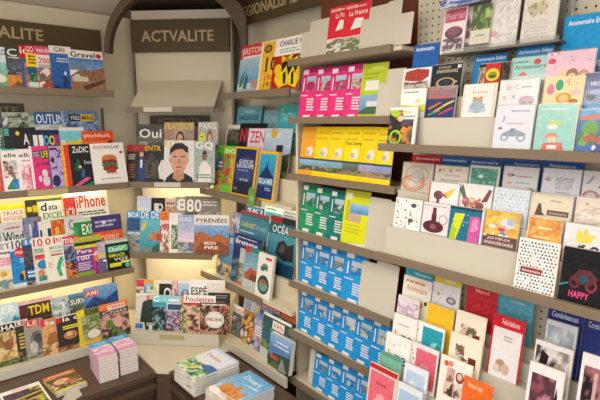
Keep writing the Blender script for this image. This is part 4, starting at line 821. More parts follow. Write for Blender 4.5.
# ------------------------------------------------------------------ greeting cards
GC, CD = 'greeting_card', 'card_divider'
def cards(T, k, cells, group, where, **kw):
    d, z = T[k]
    cs = [c for c in cells]; x = dict(lean=8, alt=.007); x.update(kw)
    for kind in (GC, CD):
        sub = [c[1:] for c in cs if c[0] == kind]
        if sub: row(kind, 'R', d, z, sub, group if kind == GC else 'headed dividers of the card rack', where, **x)
def head(col, word, w=.8, tc='e4eaf2'): return f'{col};T .08 .86 {w} .95 {tc} {word}'
W2 = 'eceae6'
cards(T1, 3, [
 (CD, 412, 437, 44.5, head('1f5fae', 'Anniversaire') + ';E .8 .4 .08 .06 8ab0d8', 'blue headed divider standing against the pegboard'),
 (CD, 473, 505.5, 55, '1f8ccb;R 0 .78 1 1 1a74ba;T .06 .82 .96 .94 dfe9f2 Anniversaire Enfant', 'blue headed divider behind the card with a smiling disc'),
 (CD, 515, 552, 47.5, '1f86c8;T .06 .84 .96 .95 dfe9f2 Anniversaire Enfant', 'blue headed divider behind the turquoise card'),
 (CD, 561, 606, 14.5, '2196d3;T .1 .85 .98 .93 eaf2f6 Anniversaire Enfant;P 4fb0c0 .3 .2 .5 .34 .7 .28 .66 .1', 'large bright blue headed divider'),
], '', 'at the top')
cards(T1, 2, [
 (GC, 402.5, 430, 68.5, 'e6e4de;P a83a34 .06 .62 .1 .9 .5 .98 .92 .92 .92 .7 .7 .56 .3 .58;N .06 .28 .94 .56 401 4a4a48,8a7a70,c0b8b0,5f5048;R 0 0 1 .26 e6e4de', 'white card with a red balloon over a crowd', {'env': 'blue'}),
 (GC, 431.5, 461, 64.5, '20242c;T .2 .86 .62 .94 c9b890 JOYEUX;T .14 .74 .86 .84 d0c098 ANNIVERSAIRE;O .5 .44 .32 .16 c0a070 .78;E .5 .44 .2 .1 2f343c;E .2 .4 .04 .03 c8a878;E .84 .46 .04 .03 c8a878;R .84 .86 .96 .96 d8d6d0', 'black card with a gold eclipse ring'),
 (GC, 478, 509, 63.5, '2c2824;R .0 .0 1 .2 e8dcc4;R .22 .12 .7 1 c8322c;E .46 .64 .22 .2 e6d23a;E .46 .62 .15 .12 8a9a2c;R .36 .56 .56 .62 4a3a14;N .7 .1 1 1 402 3a3a30,5a4a3a,2a2622;N 0 .1 .22 .9 403 4a4038,8a7060,c8b8a0', 'red and black card with a smiling yellow disc', {'env': 'kraft'}),
 (GC, 510.5, 546, 57.5, 'a4d4cf;L .08 .84 .6 .92 1 4a8a8a;T .1 .68 .98 .8 2f7a7c Anniversaire;E .72 .86 .1 .08 d0383c;P d8505a .2 .5 .36 .62 .5 .5;N 0 0 1 .5 404 a4d4cf,c4e0da', 'pale turquoise card with a red ladybird', {'sleeve': True}),
 (GC, 545.5, 593, 51.5, 'e9c3d6;S .05 .5 .95 .97 26 5 .02 d98ab4,f2dce6,c86a9c;E .12 .78 .09 .07 d03a5c;E .42 .42 .14 .14 e8c898;E .58 .44 .12 .13 8a5a48;E .58 .38 .08 .08 e8bfa4;E .82 .4 .12 .12 c88a60;E .82 .36 .08 .08 eac4a8;R 0 0 1 .2 f0d8c0', 'pink card with three little girls', {'sleeve': True}),
 (GC, 592, 622, 60, '5a6ca0;N 0 0 1 1 405 4a5c94,7a88b0,33406f;E .3 .5 .2 .14 2a3050', 'dark blue card with a toy car'),
], 'cards on the upper step of the top card tray', 'on the top tray upper step')
cards(T1, 1, [
 (GC, 400.5, 425, 89, 'efeee8;L .1 .84 .8 .92 1 8a8a86;P d5dc3c 0 .4 .4 .5 .8 .66 .74 .5 .3 .36;R 0 .2 1 .46 d2da40;P efeee8 .0 .46 .5 .56 1 .46 .6 .4', 'white card with a lime swoosh'),
 (GC, 425.5, 455, 87, '2c3a6c;R 0 .62 1 1 8a7a8a;N 0 .9 1 1 411 4a5a80,c0703a,8a9ab0;T .04 .76 .96 .9 c8623a Joyeux;T .1 .6 .9 .74 cc5a34 Anniv;P d87a34 .1 .3 .5 .5 .56 .48 .16 .26;P d9a23c .3 .2 .8 .5 .86 .46 .36 .16;P 4a9a5a .1 .1 .5 .24 .54 .2 .16 .06;P c8483c .5 .12 .94 .34 .96 .28 .54 .08;P e0c04a .6 .4 .96 .56 .98 .5 .64 .36', 'navy card with diagonal coloured streaks', {'env': 'kraft'}),
 (GC, 462.5, 495, 84.5, 'e9e9e6;R .03 .02 .05 .98 d9b07a;R .95 .02 .97 .98 d9b07a;T .3 .72 .76 .8 d0b070 Bebe;E .48 .5 .16 .1 c0a888;E .38 .58 .06 .05 b89c7c;E .58 .58 .06 .05 b89c7c;E .48 .3 .24 .18 a0b8cc;E .3 .2 .1 .06 b8c8d4;E .66 .2 .1 .06 b8c8d4', 'white card with a gilt border and a teddy bear', {'env': 'cream'}),
 (GC, 498.5, 537, 80, 'e4e6ec;T .2 .74 .34 .86 d0a0a4 E;T .4 .74 .52 .86 a0b890 C;L .58 .76 .9 .84 1 b0b4c0;P d0c8a0 .1 .5 .16 .6 .2 .46;P a8c0d0 .34 .5 .4 .62 .46 .48;E .74 .42 .2 .14 c8a8b8;E .68 .36 .06 .05 9a9aa8;E .84 .36 .06 .05 9a9aa8', 'pale card with coloured letters and a pink pram', {'sleeve': True}),
 (GC, 543, 582, 77.5, 'f0dcae;E .18 .7 .1 .14 dc8cb0;E .4 .8 .1 .14 4aa884;S .56 .8 .9 .94 5 4 .02 d89a50,b0784a;E .54 .46 .2 .14 d9a048;E .54 .46 .13 .1 eec890;E .8 .34 .12 .1 b86a50;R 0 0 1 .3 e8cc98;E .82 .6 .14 .08 ecc4c4', 'buff card with two balloons and a lion', {'env': 'cream'}),
 (GC, 582, 618, 73, '4a5a94;G 0 .3 1 1 7a86b8 3a4a86;T .2 .7 .7 .8 d6dcea VROUM;E .26 .46 .14 .1 262c40;E .7 .5 .14 .1 262c40;R .2 .5 .76 .62 8f9cc4;R 0 0 1 .3 3a8ac0', 'blue card with a big wheeled car', {'sleeve': True}),
], 'cards on the middle step of the top card tray', 'on the top tray middle step')
cards(T1, 0, [
 (GC, 388.5, 416, 107.5, 'ecece8;R .0 .0 .9 .66 2c2a28;N 0 .0 .9 .92 421 3a3634,5a4a5a,2c2a28,d08a3c,6a5a50 7 8;P a8cc2e .02 .9 .3 .94 .4 .8 .2 .74 .06 .8;R .5 .68 1 1 ecece8;T .52 .72 .94 .78 4a4a48 HAPPY;L .52 .82 .8 .92 1 e0d070;O .3 .2 .22 .2 9ad02c .72;P e88a34 .44 .36 .56 .5 .7 .44 .6 .3;E .42 .7 .1 .08 d8c0a8', 'white card with a cyclist on a lime wheeled bike', {'env': 'kraft'}),
 (GC, 494.5, 532.5, 105.5, 'e2e5ee;R .05 .06 .95 .94 dfe3ee;L .4 .84 .9 .9 1 a0a4b4;T .16 .62 .26 .76 c89aa0 J;L .3 .56 .84 .62 1 d8a8a8;E .16 .48 .06 .03 b05a6a;E .3 .28 .11 .09 a8a4ac;E .3 .28 .06 .05 e2e5ee;E .74 .28 .12 .1 a8a4ac;E .74 .28 .07 .06 e2e5ee;P 8fa0b0 .22 .36 .4 .44 .64 .44 .86 .36 .8 .3 .26 .3;R .44 .42 .56 .48 7a88a0', 'pale blue card with a vintage car', {'sleeve': True}),
 (GC, 535.5, 575, 104.5, '97cfc6;L .1 .88 .8 .92 1 e4f0ea;S .06 .45 .94 .86 14 8 .02 f0e8c8,e8c8a0,d8e8a0;E .5 .6 .2 .05 b8d070;E .44 .52 .14 .05 dfe9e4;E .44 .32 .16 .08 e08a78;E .46 .26 .12 .07 ecc8b0;P d86a5c .2 .02 .26 .18 .72 .2 .8 .02;R .36 .06 .6 .14 f0e6dc', 'turquoise card with a red capped child', {'env': 'cream', 'sleeve': True}),
 (GC, 575.5, 612, 110, '3a6ab0;R 0 .76 1 1 4a9ad0;P d8602c .06 .84 .9 .94 .94 .82 .1 .76;E .4 .56 .24 .2 5f9a34;E .34 .34 .3 .14 4a8030;P 6fae3c .1 .2 .3 .5 .5 .4 .3 .16;P b0542c .2 .36 .5 .46 .6 .3 .3 .26;E .76 .3 .16 .1 c8483c;P 2a4a94 .5 0 .6 .24 .8 .2 1 .0;P e8e4e0 .5 .12 .56 .2 .64 .14 .56 .06', 'bright blue card with green and red shapes', {'sleeve': True}),
], 'cards on the lower step of the top card tray', 'on the top tray lower step')

cards(T2, 4, [
 (CD, 411, 440, 155.5, 'c8242e;T .14 .84 .94 .93 ead4d0 Anniversaire;R 0 0 1 .4 b81f2a', 'red headed divider behind the sleeved balloon card'),
 (CD, 438.5, 467, 157, '2a62ac;T .1 .84 .94 .93 d6e0ec Anniversaire;R 0 0 1 .6 3f78bc', 'blue headed divider next to the red one'),
 (CD, 468, 500, 159, '2459a4;T .06 .84 .9 .93 d6e0ec Anniversaire;R 0 0 1 .6 2f68b0', 'blue headed divider behind the green picture card'),
 (CD, 501, 539, 160.5, '2459a4;T .3 .84 .96 .93 d6e0ec Anniversaire', 'blue headed divider behind the pale house card'),
 (CD, 539.5, 583, 162, '2056a0;T .2 .84 .8 .93 d6e0ec Naissance', 'blue headed divider behind the flying bird card'),
], '', 'on the middle tray')
cards(T2, 3, [
 (GC, 402, 432, 163.5, 'cbbfae;O .5 .62 .4 .3 a8a090 .86;O .4 .3 .4 .28 c8703c .84;O .4 .3 .3 .2 d0905c .84;P 8f9a4a .5 .5 .7 .7 .8 .5 .6 .4;E .36 .26 .12 .09 d8cfc0;E .52 .6 .2 .16 b4b0a8', 'clear card with orange and grey rings', {'sleeve': True}),
 (GC, 434, 467, 166.5, 'ddd2bf;S .06 .8 .94 .9 9 6 .035 c88a58,b8764a;L .3 .66 .8 .72 1 a09888;L .2 .5 .9 .56 1 8a9ab0;R .1 .1 .9 .4 d8bc90;E .4 .3 .06 .08 ead8b0', 'beige card with a row of orange discs', {'sleeve': True}),
 (GC, 468.5, 498, 166.5, '2f8f72;R 0 0 .05 1 d0d8d0;R .95 0 1 1 d0d8d0;R 0 .94 1 1 d0d8d0;N .05 .3 .95 .94 431 2f8f72,3a9a80,258066,4aa88e;E .4 .7 .09 .05 d6e8de;S .1 .3 .9 .6 16 7 .03 7fc0a8,b0d8c4,c88a8a', 'green card with small blossoms', {'sleeve': True}),
 (GC, 502, 536.5, 167.5, 'd9d6d8;E .2 .78 .1 .06 c8909a;E .3 .78 .05 .03 4a4a4a;L .4 .72 .9 .8 1 c08a90;L .4 .56 .92 .62 1 8fb0b8;E .2 .56 .08 .05 d8a8a8;P b05a5a .36 .34 .8 .34 .74 .42 .42 .42;E .86 .4 .1 .08 8aa860;L .3 .2 .8 .28 1 a8a8b0', 'pale card with a small red and green house', {'sleeve': True}),
 (GC, 541, 579, 169.5, 'd3d4da;P b08a7a .06 .72 .16 .82 .2 .74 .3 .8 .2 .68;N .36 .5 .84 .8 432 d3d4da,b8a8b4,c8c0cc,a8b4b0 6 5;L .4 .4 .8 .48 1 b8b0b8;P d0b8a0 .1 .2 .4 .3 .6 .22 .3 .16', 'pale grey card with a flying bird and faint flowers', {'sleeve': True}),
 (GC, 581, 615, 172, 'd8d4d4;P 9a9aa8 .1 .7 .3 .9 .36 .86 .2 .7;E .3 .42 .26 .14 c08a80;E .3 .42 .16 .08 d8d4d4;L .5 .6 .9 .7 1 8a8a90;L .5 .3 .9 .5 2 b0a0a0', 'pale card with a pinkish wreath'),
], 'cards on the highest step of the middle card tray', 'on the middle tray highest step')
cards(T2, 2, [
 (GC, 428, 458, 183, 'f0eeea;R 0 0 .05 1 d8452c;E .34 .6 .16 .14 6a2438;R .3 .22 .4 .5 6a2438;P e0cc30 .5 .66 .9 .9 .74 .62 .62 .5;P c8384a .44 .7 .62 .6 .6 .52 .4 .66;P e8e4dc .6 .8 .7 .84 .66 .7;L .1 .24 .8 .32 1 3a3a3a', 'white card with a purple guitar shape and yellow rays', {'sleeve': True}),
 (GC, 457, 491.5, 184.5, 'efeeea;P 4a6a34 .04 .8 .12 .98 .28 .6 .2 .52;P 7a2f2c .7 .5 .9 .9 .98 .86 .88 .54;E .3 .48 .16 .12 b0485a;E .24 .52 .07 .05 d88a98;E .54 .44 .16 .12 c87a50;E .66 .4 .14 .1 8a3a3a;E .44 .56 .1 .08 e0c0b0;S .14 .34 .8 .6 14 9 .04 4a6a3a,c85a6a,e0b070', 'white card with two dark winged butterflies on roses', {'sleeve': True}),
 (GC, 492.5, 528, 189, 'dfe6ec;V .02 .4 .98 .98 8 6 a8c4d8,b8d0e0,c8dae4;R .12 .2 .8 .4 efece6;L .2 .26 .7 .34 1 d0a8a0', 'white card covered in pale blue checks', {'sleeve': True}),
 (GC, 528.5, 571.5, 194.5, 'e6dcc0;R 0 .94 1 1 d8ccaa;L .5 .8 .8 .86 1 a89878;P 5a2a24 .14 .4 .22 .74 .28 .72 .32 .5 .4 .42;L .1 .3 .5 .34 1 8a7a68;R .44 .44 .94 .58 5a2420;T .48 .47 .9 .55 d8ccb0 Anniversaire;P 3a2420 .5 .12 .54 .26 .62 .18 .7 .26 .76 .1 .6 .08', 'cream card with a dark cat and a maroon caption', {'sleeve': True}),
 (GC, 574, 612, 198.5, 'e3d6c8;E .3 .84 .05 .03 d0a04a;N 0 .3 1 .8 441 e3d6c8,d8c4b8,eadfce;T .2 .28 .9 .38 c8302c JOYEUX;T .3 .14 .9 .24 c8302c FETE', 'beige card with red words', {'sleeve': True}),
], 'cards on the second step of the middle card tray', 'on the middle tray second step')
cards(T2, 1, [
 (GC, 394.5, 421, 199, 'eceae6;S .05 .05 .95 .95 46 11 .028 4a4a4e,8a8a8e,5a4a48,b0b0b4;E .7 .8 .1 .07 4a4e5a;E .64 .3 .1 .07 5a5a60', 'white card scattered with little grey motifs'),
 (GC, 420, 451, 203.5, 'e2dde0;L .1 .88 .9 .94 1 b0a0b0;E .46 .24 .34 .2 5a2432;R .38 .36 .54 .66 5a2432;R .4 .6 .52 .86 6a2c38;O .76 .5 .14 .16 b09a9a .8;E .46 .24 .1 .08 8a5a60;R 0 0 1 .04 d8d0d4', 'pale card with a maroon wine flask'),
 (GC, 448.5, 483, 208, '1f6f8c;R 0 .92 1 1 22424a;P cfdc2c .06 0 .16 .8 .46 .82 .4 .56 .26 0;P a8c830 .06 0 .1 .5 .26 .3 .22 0;P c85aa0 .6 0 .62 .76 .9 .78 .96 .4 .9 0;P d88ac0 .66 .3 .7 .7 .86 .7 .84 .36;S .1 .1 .9 .8 18 12 .015 e8f0d0,2a90b0;R .95 0 1 1 e4e2e6', 'card with lime, blue and pink bottles'),
 (GC, 481, 518.5, 211.5, 'e5b729;N 0 .4 1 .97 442 e5b729,ecc748,dca420;E .7 .68 .2 .14 d9dde6;E .8 .74 .12 .1 b0bccc;E .58 .52 .13 .11 e0a088;E .56 .5 .1 .05 c8302c;E .3 .56 .1 .06 efe6dc;P 5a80b0 .46 .36 .6 .46 .74 .34;S .2 .3 .8 .42 10 13 .03 f0ece4;R 0 0 1 .32 5a241c;T .2 .18 .84 .27 ecd8d0 JOYEUX;T .12 .06 .92 .15 ecd8d0 ANNIVERSAIRE;E .12 .3 .06 .03 e8e0d8', 'yellow card with a laughing chef over a brown caption', {'sleeve': True}),
 (GC, 526.5, 560.5, 217.5, 'e8a231;R 0 .97 1 1 ecd8a8;R 0 0 .03 1 ecd8a8;N .03 0 1 .97 443 e8a231,eeb04a,dd942a;L .3 .68 .86 .78 1 f2dca8;L .2 .44 .8 .54 1 f2dca8;P c8642c .08 .76 .14 .9 .2 .76;P c8642c .84 .76 .9 .9 .96 .76', 'orange card with pale handwriting', {'sleeve': True}),
 (GC, 563, 603, 225, 'e6e4e6;P e4d44a .3 .62 .34 .9 .46 .78 .56 .94 .64 .74 .82 .78 .7 .56 .4 .52;P 26262a .3 .3 .44 .5 .38 .3 .5 .16 .58 .2 .48 .34 .6 .5 .5 .5;O .82 .36 .13 .14 26262a .55;P 26262a .02 .3 .16 .4 .1 .26', 'white card with a yellow splash and black letters', {'sleeve': True}),
], 'cards on the third step of the middle card tray', 'on the middle tray third step')
cards(T2, 0, [
 (GC, 516, 557, 240.5, 'eceae6;V .03 .02 .97 .98 11 15 3a4a6a,2f6f80,6a3a5a,88b0c0,b05a48,c8c8cc,4a4a50;R .12 .34 .66 .46 8a3038;T .16 .37 .62 .43 ecd8d4 Anniversaire', 'white card covered in tiny coloured triangles', {'env': 'cream'}),
 (GC, 560.5, 606, 249.5, '121117;G 0 0 1 1 17131a 121117;N 0 .3 1 .8 451 121117,1a1620,0e0d11,22161e;E .34 .38 .13 .12 6a2430;E .34 .38 .08 .07 17161c;E .72 .36 .13 .12 8a2c30;E .72 .36 .08 .07 17161c;P 5a2a34 .24 .44 .4 .62 .66 .64 .86 .5 .7 .36 .4 .36;P 2a4a5a .4 .46 .56 .56 .66 .46 .5 .36;P 2f8a8a 0 .3 .2 .36 .2 .33 0 .26;R .2 .08 .72 .24 2a1018;T .24 .1 .7 .22 e0508a HAPPY', 'black card with a glowing motorbike'),
], 'cards on the front step of the middle card tray', 'on the middle tray front step')

# lowest tray: index 7 is its rearmost step
n3 = len(T3)
def c3(k, cells, where=''): cards(T3, n3 - 1 - k, cells, 'cards on the lowest card tray', where, lean=8 if k else .5)
c3(0, [
 (CD, 405, 433, 270, '2f9cac;T .36 .84 .9 .93 bfe0e4 Naissance', 'teal headed divider behind the orange dog card'),
 (CD, 434, 461, 275.5, 'd3cb4c;T .4 .84 .8 .92 ece8b8 Bebe', 'yellow headed divider behind the penguin card'),
 (CD, 465.5, 497, 287.5, 'c8323a;T .3 .86 .72 .94 ecc0c0 Merci;N 0 0 1 .7 461 c8323a,c02c36', 'plain red divider left without any card'),
 (CD, 496.5, 533, 296, '5fa8b8;T .38 .84 .76 .91 b0d4dc Invitation;N 0 0 1 .7 462 5fa8b8,58a0b2', 'plain teal divider left without any card'),
], 'on the lowest tray')
c3(1, [
 (GC, 401.5, 430.5, 278, 'efe9df;L .1 .84 .9 .94 1 d09a4a;T .14 .66 .86 .8 d89848 Anniversaire;E .3 .36 .14 .1 d8a060;E .26 .42 .06 .05 c88a4a;E .64 .4 .14 .1 e0a860;E .86 .46 .06 .05 4a4a50;R .2 .2 .34 .32 c8503c', 'white card with orange dogs', {'env': 'kraft'}),
 (GC, 428, 458.5, 284, 'e7e4e6;P 3a4a6a .1 .16 .24 .56 .34 .2;P 5a6a8a .14 .2 .24 .46 .3 .2;E .56 .36 .1 .08 d88a80;E .74 .68 .16 .08 6a6a7a;E .74 .68 .1 .05 c8b8c8;E .3 .76 .06 .04 c8b070;S .1 .6 .9 .9 8 14 .02 9a9aa8,c8a0a0', 'white card with a blue penguin and small animals'),
 (CD, 544, 581, 307.5, '2a3a82;T .12 .83 .86 .92 d0d4e4 Condoleances', 'navy headed divider behind the seascape card'),
 (CD, 580.5, 612, 317.5, '28367a;T .14 .83 .96 .92 c0c8e0 Condoleances;E .6 .4 .16 .12 384890', 'navy headed divider seen mostly bare'),
], 'on the lowest tray')
c3(2, [
 (GC, 396, 417.5, 297.5, 'e3d8e0;N .0 .5 1 .9 471 d8c4d4,c8b0c4,e8dce4;N .06 .12 .94 .5 472 3a3438,8a7078,5a4a50,c8b0b8', 'lilac card with a dark photograph', {'env': 'cream'}),
 (GC, 424, 452.5, 306, 'f0c02c;R 0 0 .04 1 f2dc98;L .3 .4 .66 .46 1 b89020;T .34 .28 .66 .38 a8801c Bravo', 'plain yellow card with tiny words'),
 (GC, 453.5, 484, 313.5, 'efe4d2;N .2 .56 .5 .76 473 3a2c2a,d8c8b8,7a5a4a 4 4;N .3 .36 .62 .56 474 8a9a70,4a4a38,d8d0b8 4 4;R .62 .4 .86 .62 7a3a34;N .5 .6 .74 .74 475 c8b8a8,6a6a4a 3 3;L .3 .1 .8 .24 2 c8b8a0', 'cream card with a cluster of small photos', {'env': 'cream'}),
 (CD, 489.5, 523, 316.5, 'c8202c;T .3 .86 .84 .95 ecd0d0 Felicitations;R .06 .0 .94 .8 e4e0e0;L .4 .6 .7 .7 2 a8a4a8;E .4 .2 .16 .1 b08a70;E .56 .16 .14 .09 c8b0a0;E .3 .14 .1 .07 d8c4b8', 'red headed divider holding a white card with a small animal'),
 (GC, 541.5, 573, 322, 'd6d9e0;G .06 .06 .94 .94 8a9ab0 c4c8cc;N .06 .5 .94 .94 476 b8bec8,c8ccd0,a8b0bc 5 4;P 5a7090 .06 .06 .06 .36 .5 .42 .94 .34 .94 .06;P 7a90a8 .06 .24 .5 .3 .94 .26 .94 .2 .06 .18', 'grey card with a misty seascape'),
])
c3(3, [
 (GC, 391.5, 415.5, 316, 'ece8e2;T .12 .3 .4 .62 e08a3c lu;T .4 .3 .66 .56 3f9aa8 n;T .62 .3 .9 .56 7a6aa0 e;E .2 .4 .1 .1 d8683c;L .2 .74 .8 .82 1 c8b8b0', 'white card with orange and teal letters, upper one', {'env': 'cream'}),
 (GC, 413.5, 443, 324, 'e6ecea;R .26 .08 .96 .92 2a9aac;P 8fd0d4 .5 .3 .6 .6 .8 .66 .7 .4;E .66 .2 .2 .06 b0a080;S .04 .1 .2 .9 5 15 .03 7a8a90', 'teal card with a pale bird', {'env': 'kraft'}),
 (GC, 447.5, 480, 336, 'efe2d0;N .2 .56 .5 .8 481 3a2c2a,d8c8b8,7a5a4a 4 4;N .3 .36 .62 .56 482 8a9a70,4a4a38,d8d0b8 4 4;R .64 .4 .88 .62 6a2f2c;L .3 .1 .8 .24 2 d0b8a0', 'cream card with photos, directly under a like one', {'env': 'cream'}),
 (GC, 530, 569, 343.5, 'e4e0e0;N .04 .1 .96 .94 483 2a2428,8a8078,d8d0cc,4a4240 6 6;E .36 .4 .2 .16 e6e0dc;P 1f1a1c .1 .5 .2 .9 .4 .84 .3 .5;E .7 .6 .2 .2 a89c90', 'white card with a black and white portrait photograph'),
])
c3(4, [
 (GC, 384, 409.5, 335.5, 'eeeae4;T .14 .36 .4 .62 e0923c lu;T .42 .36 .66 .56 3f8aa0 n;T .64 .36 .9 .56 4a6a9a e;E .22 .44 .1 .1 d8783c;S .1 .66 .9 .9 7 16 .03 d8c8b8,c0c8c8', 'white card with orange and teal letters, lower one', {'env': 'cream'}),
 (GC, 408.5, 437, 345.5, 'ecdfe0;R .22 .08 .96 .9 d8667c;E .56 .46 .2 .14 e48a9c;E .62 .14 .16 .04 c8a890;S .04 .1 .18 .9 5 17 .03 9a8a90', 'rose pink card with pale border', {'env': 'kraft'}),
 (GC, 438, 470.5, 359.5, 'eee8de;E .2 .86 .08 .06 d8584c;E .34 .88 .08 .06 e0806c;N .24 .5 .5 .8 491 5a3a34,c8a898,8a6a58 4 4;E .66 .66 .13 .12 8a4a40;E .66 .68 .08 .07 e0c0ac;N .2 .2 .5 .5 492 6a4a40,d8c0b0,4a3430 4 4;N .52 .2 .86 .52 493 c8a898,7a5a50,e0d0c8 4 4', 'cream card with a grid of family photos', {'env': 'cream'}),
 (GC, 524, 560.5, 365, 'e6e2e2;N .1 .44 .8 .88 494 3a2430,8a4a5a,5a3440,b07a88 6 5;P 1f1c20 .74 .44 .84 .8 .98 .4;L .2 .2 .8 .3 1 b0a8a8', 'white card with a plum coloured photograph'),
 (GC, 574, 612, 355.5, 'e4e0e0;N .1 .5 .96 .9 495 3a2a2c,7a4a50,1f1a1c,a06a70 6 5;R .4 .6 .5 .86 c8a0a0;N .0 .0 .5 .3 496 2a2024,6a3a40 3 3', 'white card with dark roses in a photograph'),
])
c3(5, [
 (CD, 378, 400.5, 353.5, '5a9a84;G 0 0 1 .9 4f8f78 78b09a;L .2 .5 .8 .6 1 8fc0ae', 'sea green divider just above a red card top'),
 (GC, 402, 426.5, 366, 'dfe4ec;R .12 .1 .9 .86 b4c8e0;E .4 .5 .2 .16 d4e0ee;E .64 .44 .16 .12 8fa8cc;E .5 .32 .16 .1 c8d4e6', 'pale blue card with a baby motif, upper one', {'env': 'kraft'}),
 (CD, 459.5, 491, 379.5, 'e0692c;T .18 .84 .66 .93 ecc0a0 Bonne fete', 'bright orange headed divider'),
], '')
c3(6, [
 (GC, 367, 396, 367, 'd8c8c4;R 0 .9 1 1 c02430;R .06 .06 .92 .86 dc6a7a;E .5 .36 .16 .1 e8a0a8;E .34 .26 .06 .05 ece0d8;E .66 .26 .06 .05 ece0d8;L .3 .6 .7 .7 1 b84a5c', 'coral red card with a darker red top', {'env': 'cream'}),
 (GC, 394, 421, 385.5, 'dce2ea;R .12 .1 .9 .86 a8c0dc;E .4 .5 .2 .16 cfdcec;E .64 .44 .16 .12 869fc6', 'pale blue card with a baby motif, lower one', {'env': 'kraft'}),
], '')

# ------------------------------------------------------------------ clear holder hung on the pegboard
hr = root_at('card_holder', 'R', 'clear hanging card holder hooked on the pegboard above the top tray', 'card holder')

HX0, HX1, HZ = -1.085, -.668, .253
bx('back_plate', hr, (HX0, 1.6905, HZ), (HX1, 1.6935, HZ + .36), ACRY)
bx('bottom_tray', hr, (HX0, 1.60, HZ - .008), (HX1, 1.69, HZ), RAIL, .001)
bx('front_lip', hr, (HX0, 1.60, HZ + .0005), (HX1, 1.6025, HZ + .012), ACRY)
for x in (-1.02, -.72): bx('hook', hr, (x, 1.694, HZ + .3), (x + .006, 1.7145, HZ + .308), RAIL)
cards([(1.632, HZ)], 0, [
 (GC, 443, 465, 9, 'efe6ea;R .04 .7 .96 .98 b84a6a;T .1 .76 .9 .9 e0a0b8 Pour toi;E .5 .46 .4 .14 5a2840;E .5 .5 .3 .09 8a4a64;N .06 .06 .94 .34 501 6a3448,e0ccd4,4a2434 5 4;R .66 .06 .94 .2 4a1f34', 'white card with plum coloured flowers', {'sleeve': True}),
 (GC, 464.5, 471, 8, 'c8b0bc;N 0 .3 1 .9 502 8a4a64,5a2840,d8c0cc 2 5;R 0 0 1 .2 4a1f34', 'card with plum flowers showing as a strip', {'sleeve': True}),
 (GC, 471, 490, 6, 'dedac6;N 0 .46 1 1 503 4a7a2c,7aa04a,2f5a1f,a8c070 6 6;R 0 0 1 .14 4a3424;L .3 .3 .8 .36 1 8a8a70', 'card with a green bamboo photograph', {'sleeve': True}),
 (GC, 489, 518, -8, 'e6e2e0;N 0 0 1 1 504 e6e2e0,e2dcdc,eae8e4,dedadc;E .24 .26 .12 .06 d8a8b0;L .4 .2 .9 .26 1 c8d0cc;L .3 .8 .7 .86 1 d0c8c8', 'off white card with a faint pink bloom', {'sleeve': True}),
 (GC, 523, 557, -10, 'e2ded6;E .4 .66 .3 .12 cdc4a8;S .1 .5 .8 .8 22 18 .04 b8aa80,d8d0b8,a89a78,c8bca0;L .1 .08 .9 .44 6 cfcac4', 'white card with a pressed yellowish flower', {'sleeve': True}),
], 'cards in the clear hanging holder', 'in the hanging holder')
row('greeting_card', 'R', 1.624, HZ + .165, [
 (441, 487, -16, '2f4f9c;N 0 0 1 1 511 2f4f9c,8aa4d8,1f3470,c8d4ea,4a6ab8', 'blue card in crinkled wrapping above the plum cards', {'sleeve': True}),
], 'cards in the clear hanging holder', '', lean=8)

# ------------------------------------------------------------------ piles lying on the counters
CT = HC - 1.48
def pile(x, y, w, h, yaw, n, th, code, top_label, under_label, group, jit=.003, seed=1):
    rnd = random.Random(seed); proto = None
    for i in range(n):
        z = CT + .0012 + (i + 1) * (th + .0014)
        a = yaw + rnd.uniform(-1, 1) * .02; dx, dy = rnd.uniform(-jit, jit), rnd.uniform(-jit, jit)
        up = Vector((-math.sin(a), math.cos(a), 0))
        loc = Vector((x + dx, y + dy, z)) - up * h / 2
        if proto is None:
            proto = r = thing('magazine', under_label, 'magazine', loc, (-math.pi / 2, 0, a), group); build('magazine', r, code, w, h, th)
        else:
            r = proto.copy(); COL.objects.link(r); r.location = loc; r.rotation_euler = (-math.pi / 2, 0, a)
            for ch in list(proto.children):
                k = ch.copy(); COL.objects.link(k); k.parent = r
        if i == n - 1: r['label'] = top_label
pile(1.255, 2.335, .235, .29, -math.pi / 2 + .03, 6, .016,
     'e8e6ea;P 5a9a3c 0 .1 .9 .3 1 .5 .3 .4 0 .3;N 0 0 1 .46 601 4a6ab0,6aa84a,2f4f8c,8ac05a,e0e4d0,3f8a4a;P 3f6ab0 .3 .3 1 .36 1 .6 .7 .5;P e8dc60 .36 .1 .5 .16 .6 .34 .5 .36;G 0 .5 1 1 dfe4ec e6ecf2;T .12 .68 .7 .78 d06a8a Evasion;R 0 .92 1 1 c8d8ea',
     'topmost magazine with green hills and a pink title on the thicker pile', 'magazine beneath the green hills cover on the thicker pile', 'pile of green landscape magazines', seed=4)
pile(1.282, 2.03, .235, .285, -math.pi / 2 + .02, 5, .0145,
     'b8d4ea;G 0 .3 1 1 8fc0e4 6aa8d8;P d8904c .1 .1 .9 .2 .84 .5 .7 .34 .56 .56 .4 .4 .2 .5;P c87a3c .2 .1 .5 .2 .44 .36;N 0 0 1 .16 611 f0ece6,e4e0dc,d8a070;E .2 .1 .2 .08 f4f0ec;T .2 .74 .8 .88 d6ecf4 Desert;P cfe4f2 .4 .6 .9 .7 .9 .64',
     'topmost magazine with orange rocks under a blue sky on its pile', 'magazine beneath the orange rocks cover on its pile', 'pile of blue sky magazines', seed=7)
pink = 'e2b4cc;G 0 0 1 .7 d890b8 ecd0dc;R 0 .68 1 1 3f9cd0;P 6ab4dc 0 .62 1 .7 1 .74 0 .74;T .2 .78 .8 .9 d0e8f4 TELE;N 0 .2 1 .6 621 e2b4cc,ecd0dc,d8a0c4'
pile(.82, 2.79, .108, .21, -.05, 9, .0165, pink, 'topmost pink and blue booklet of the pile nearer the edge of the photograph', 'pink and blue booklet lower in its pile', 'piles of pink and blue booklets', jit=.002, seed=3)
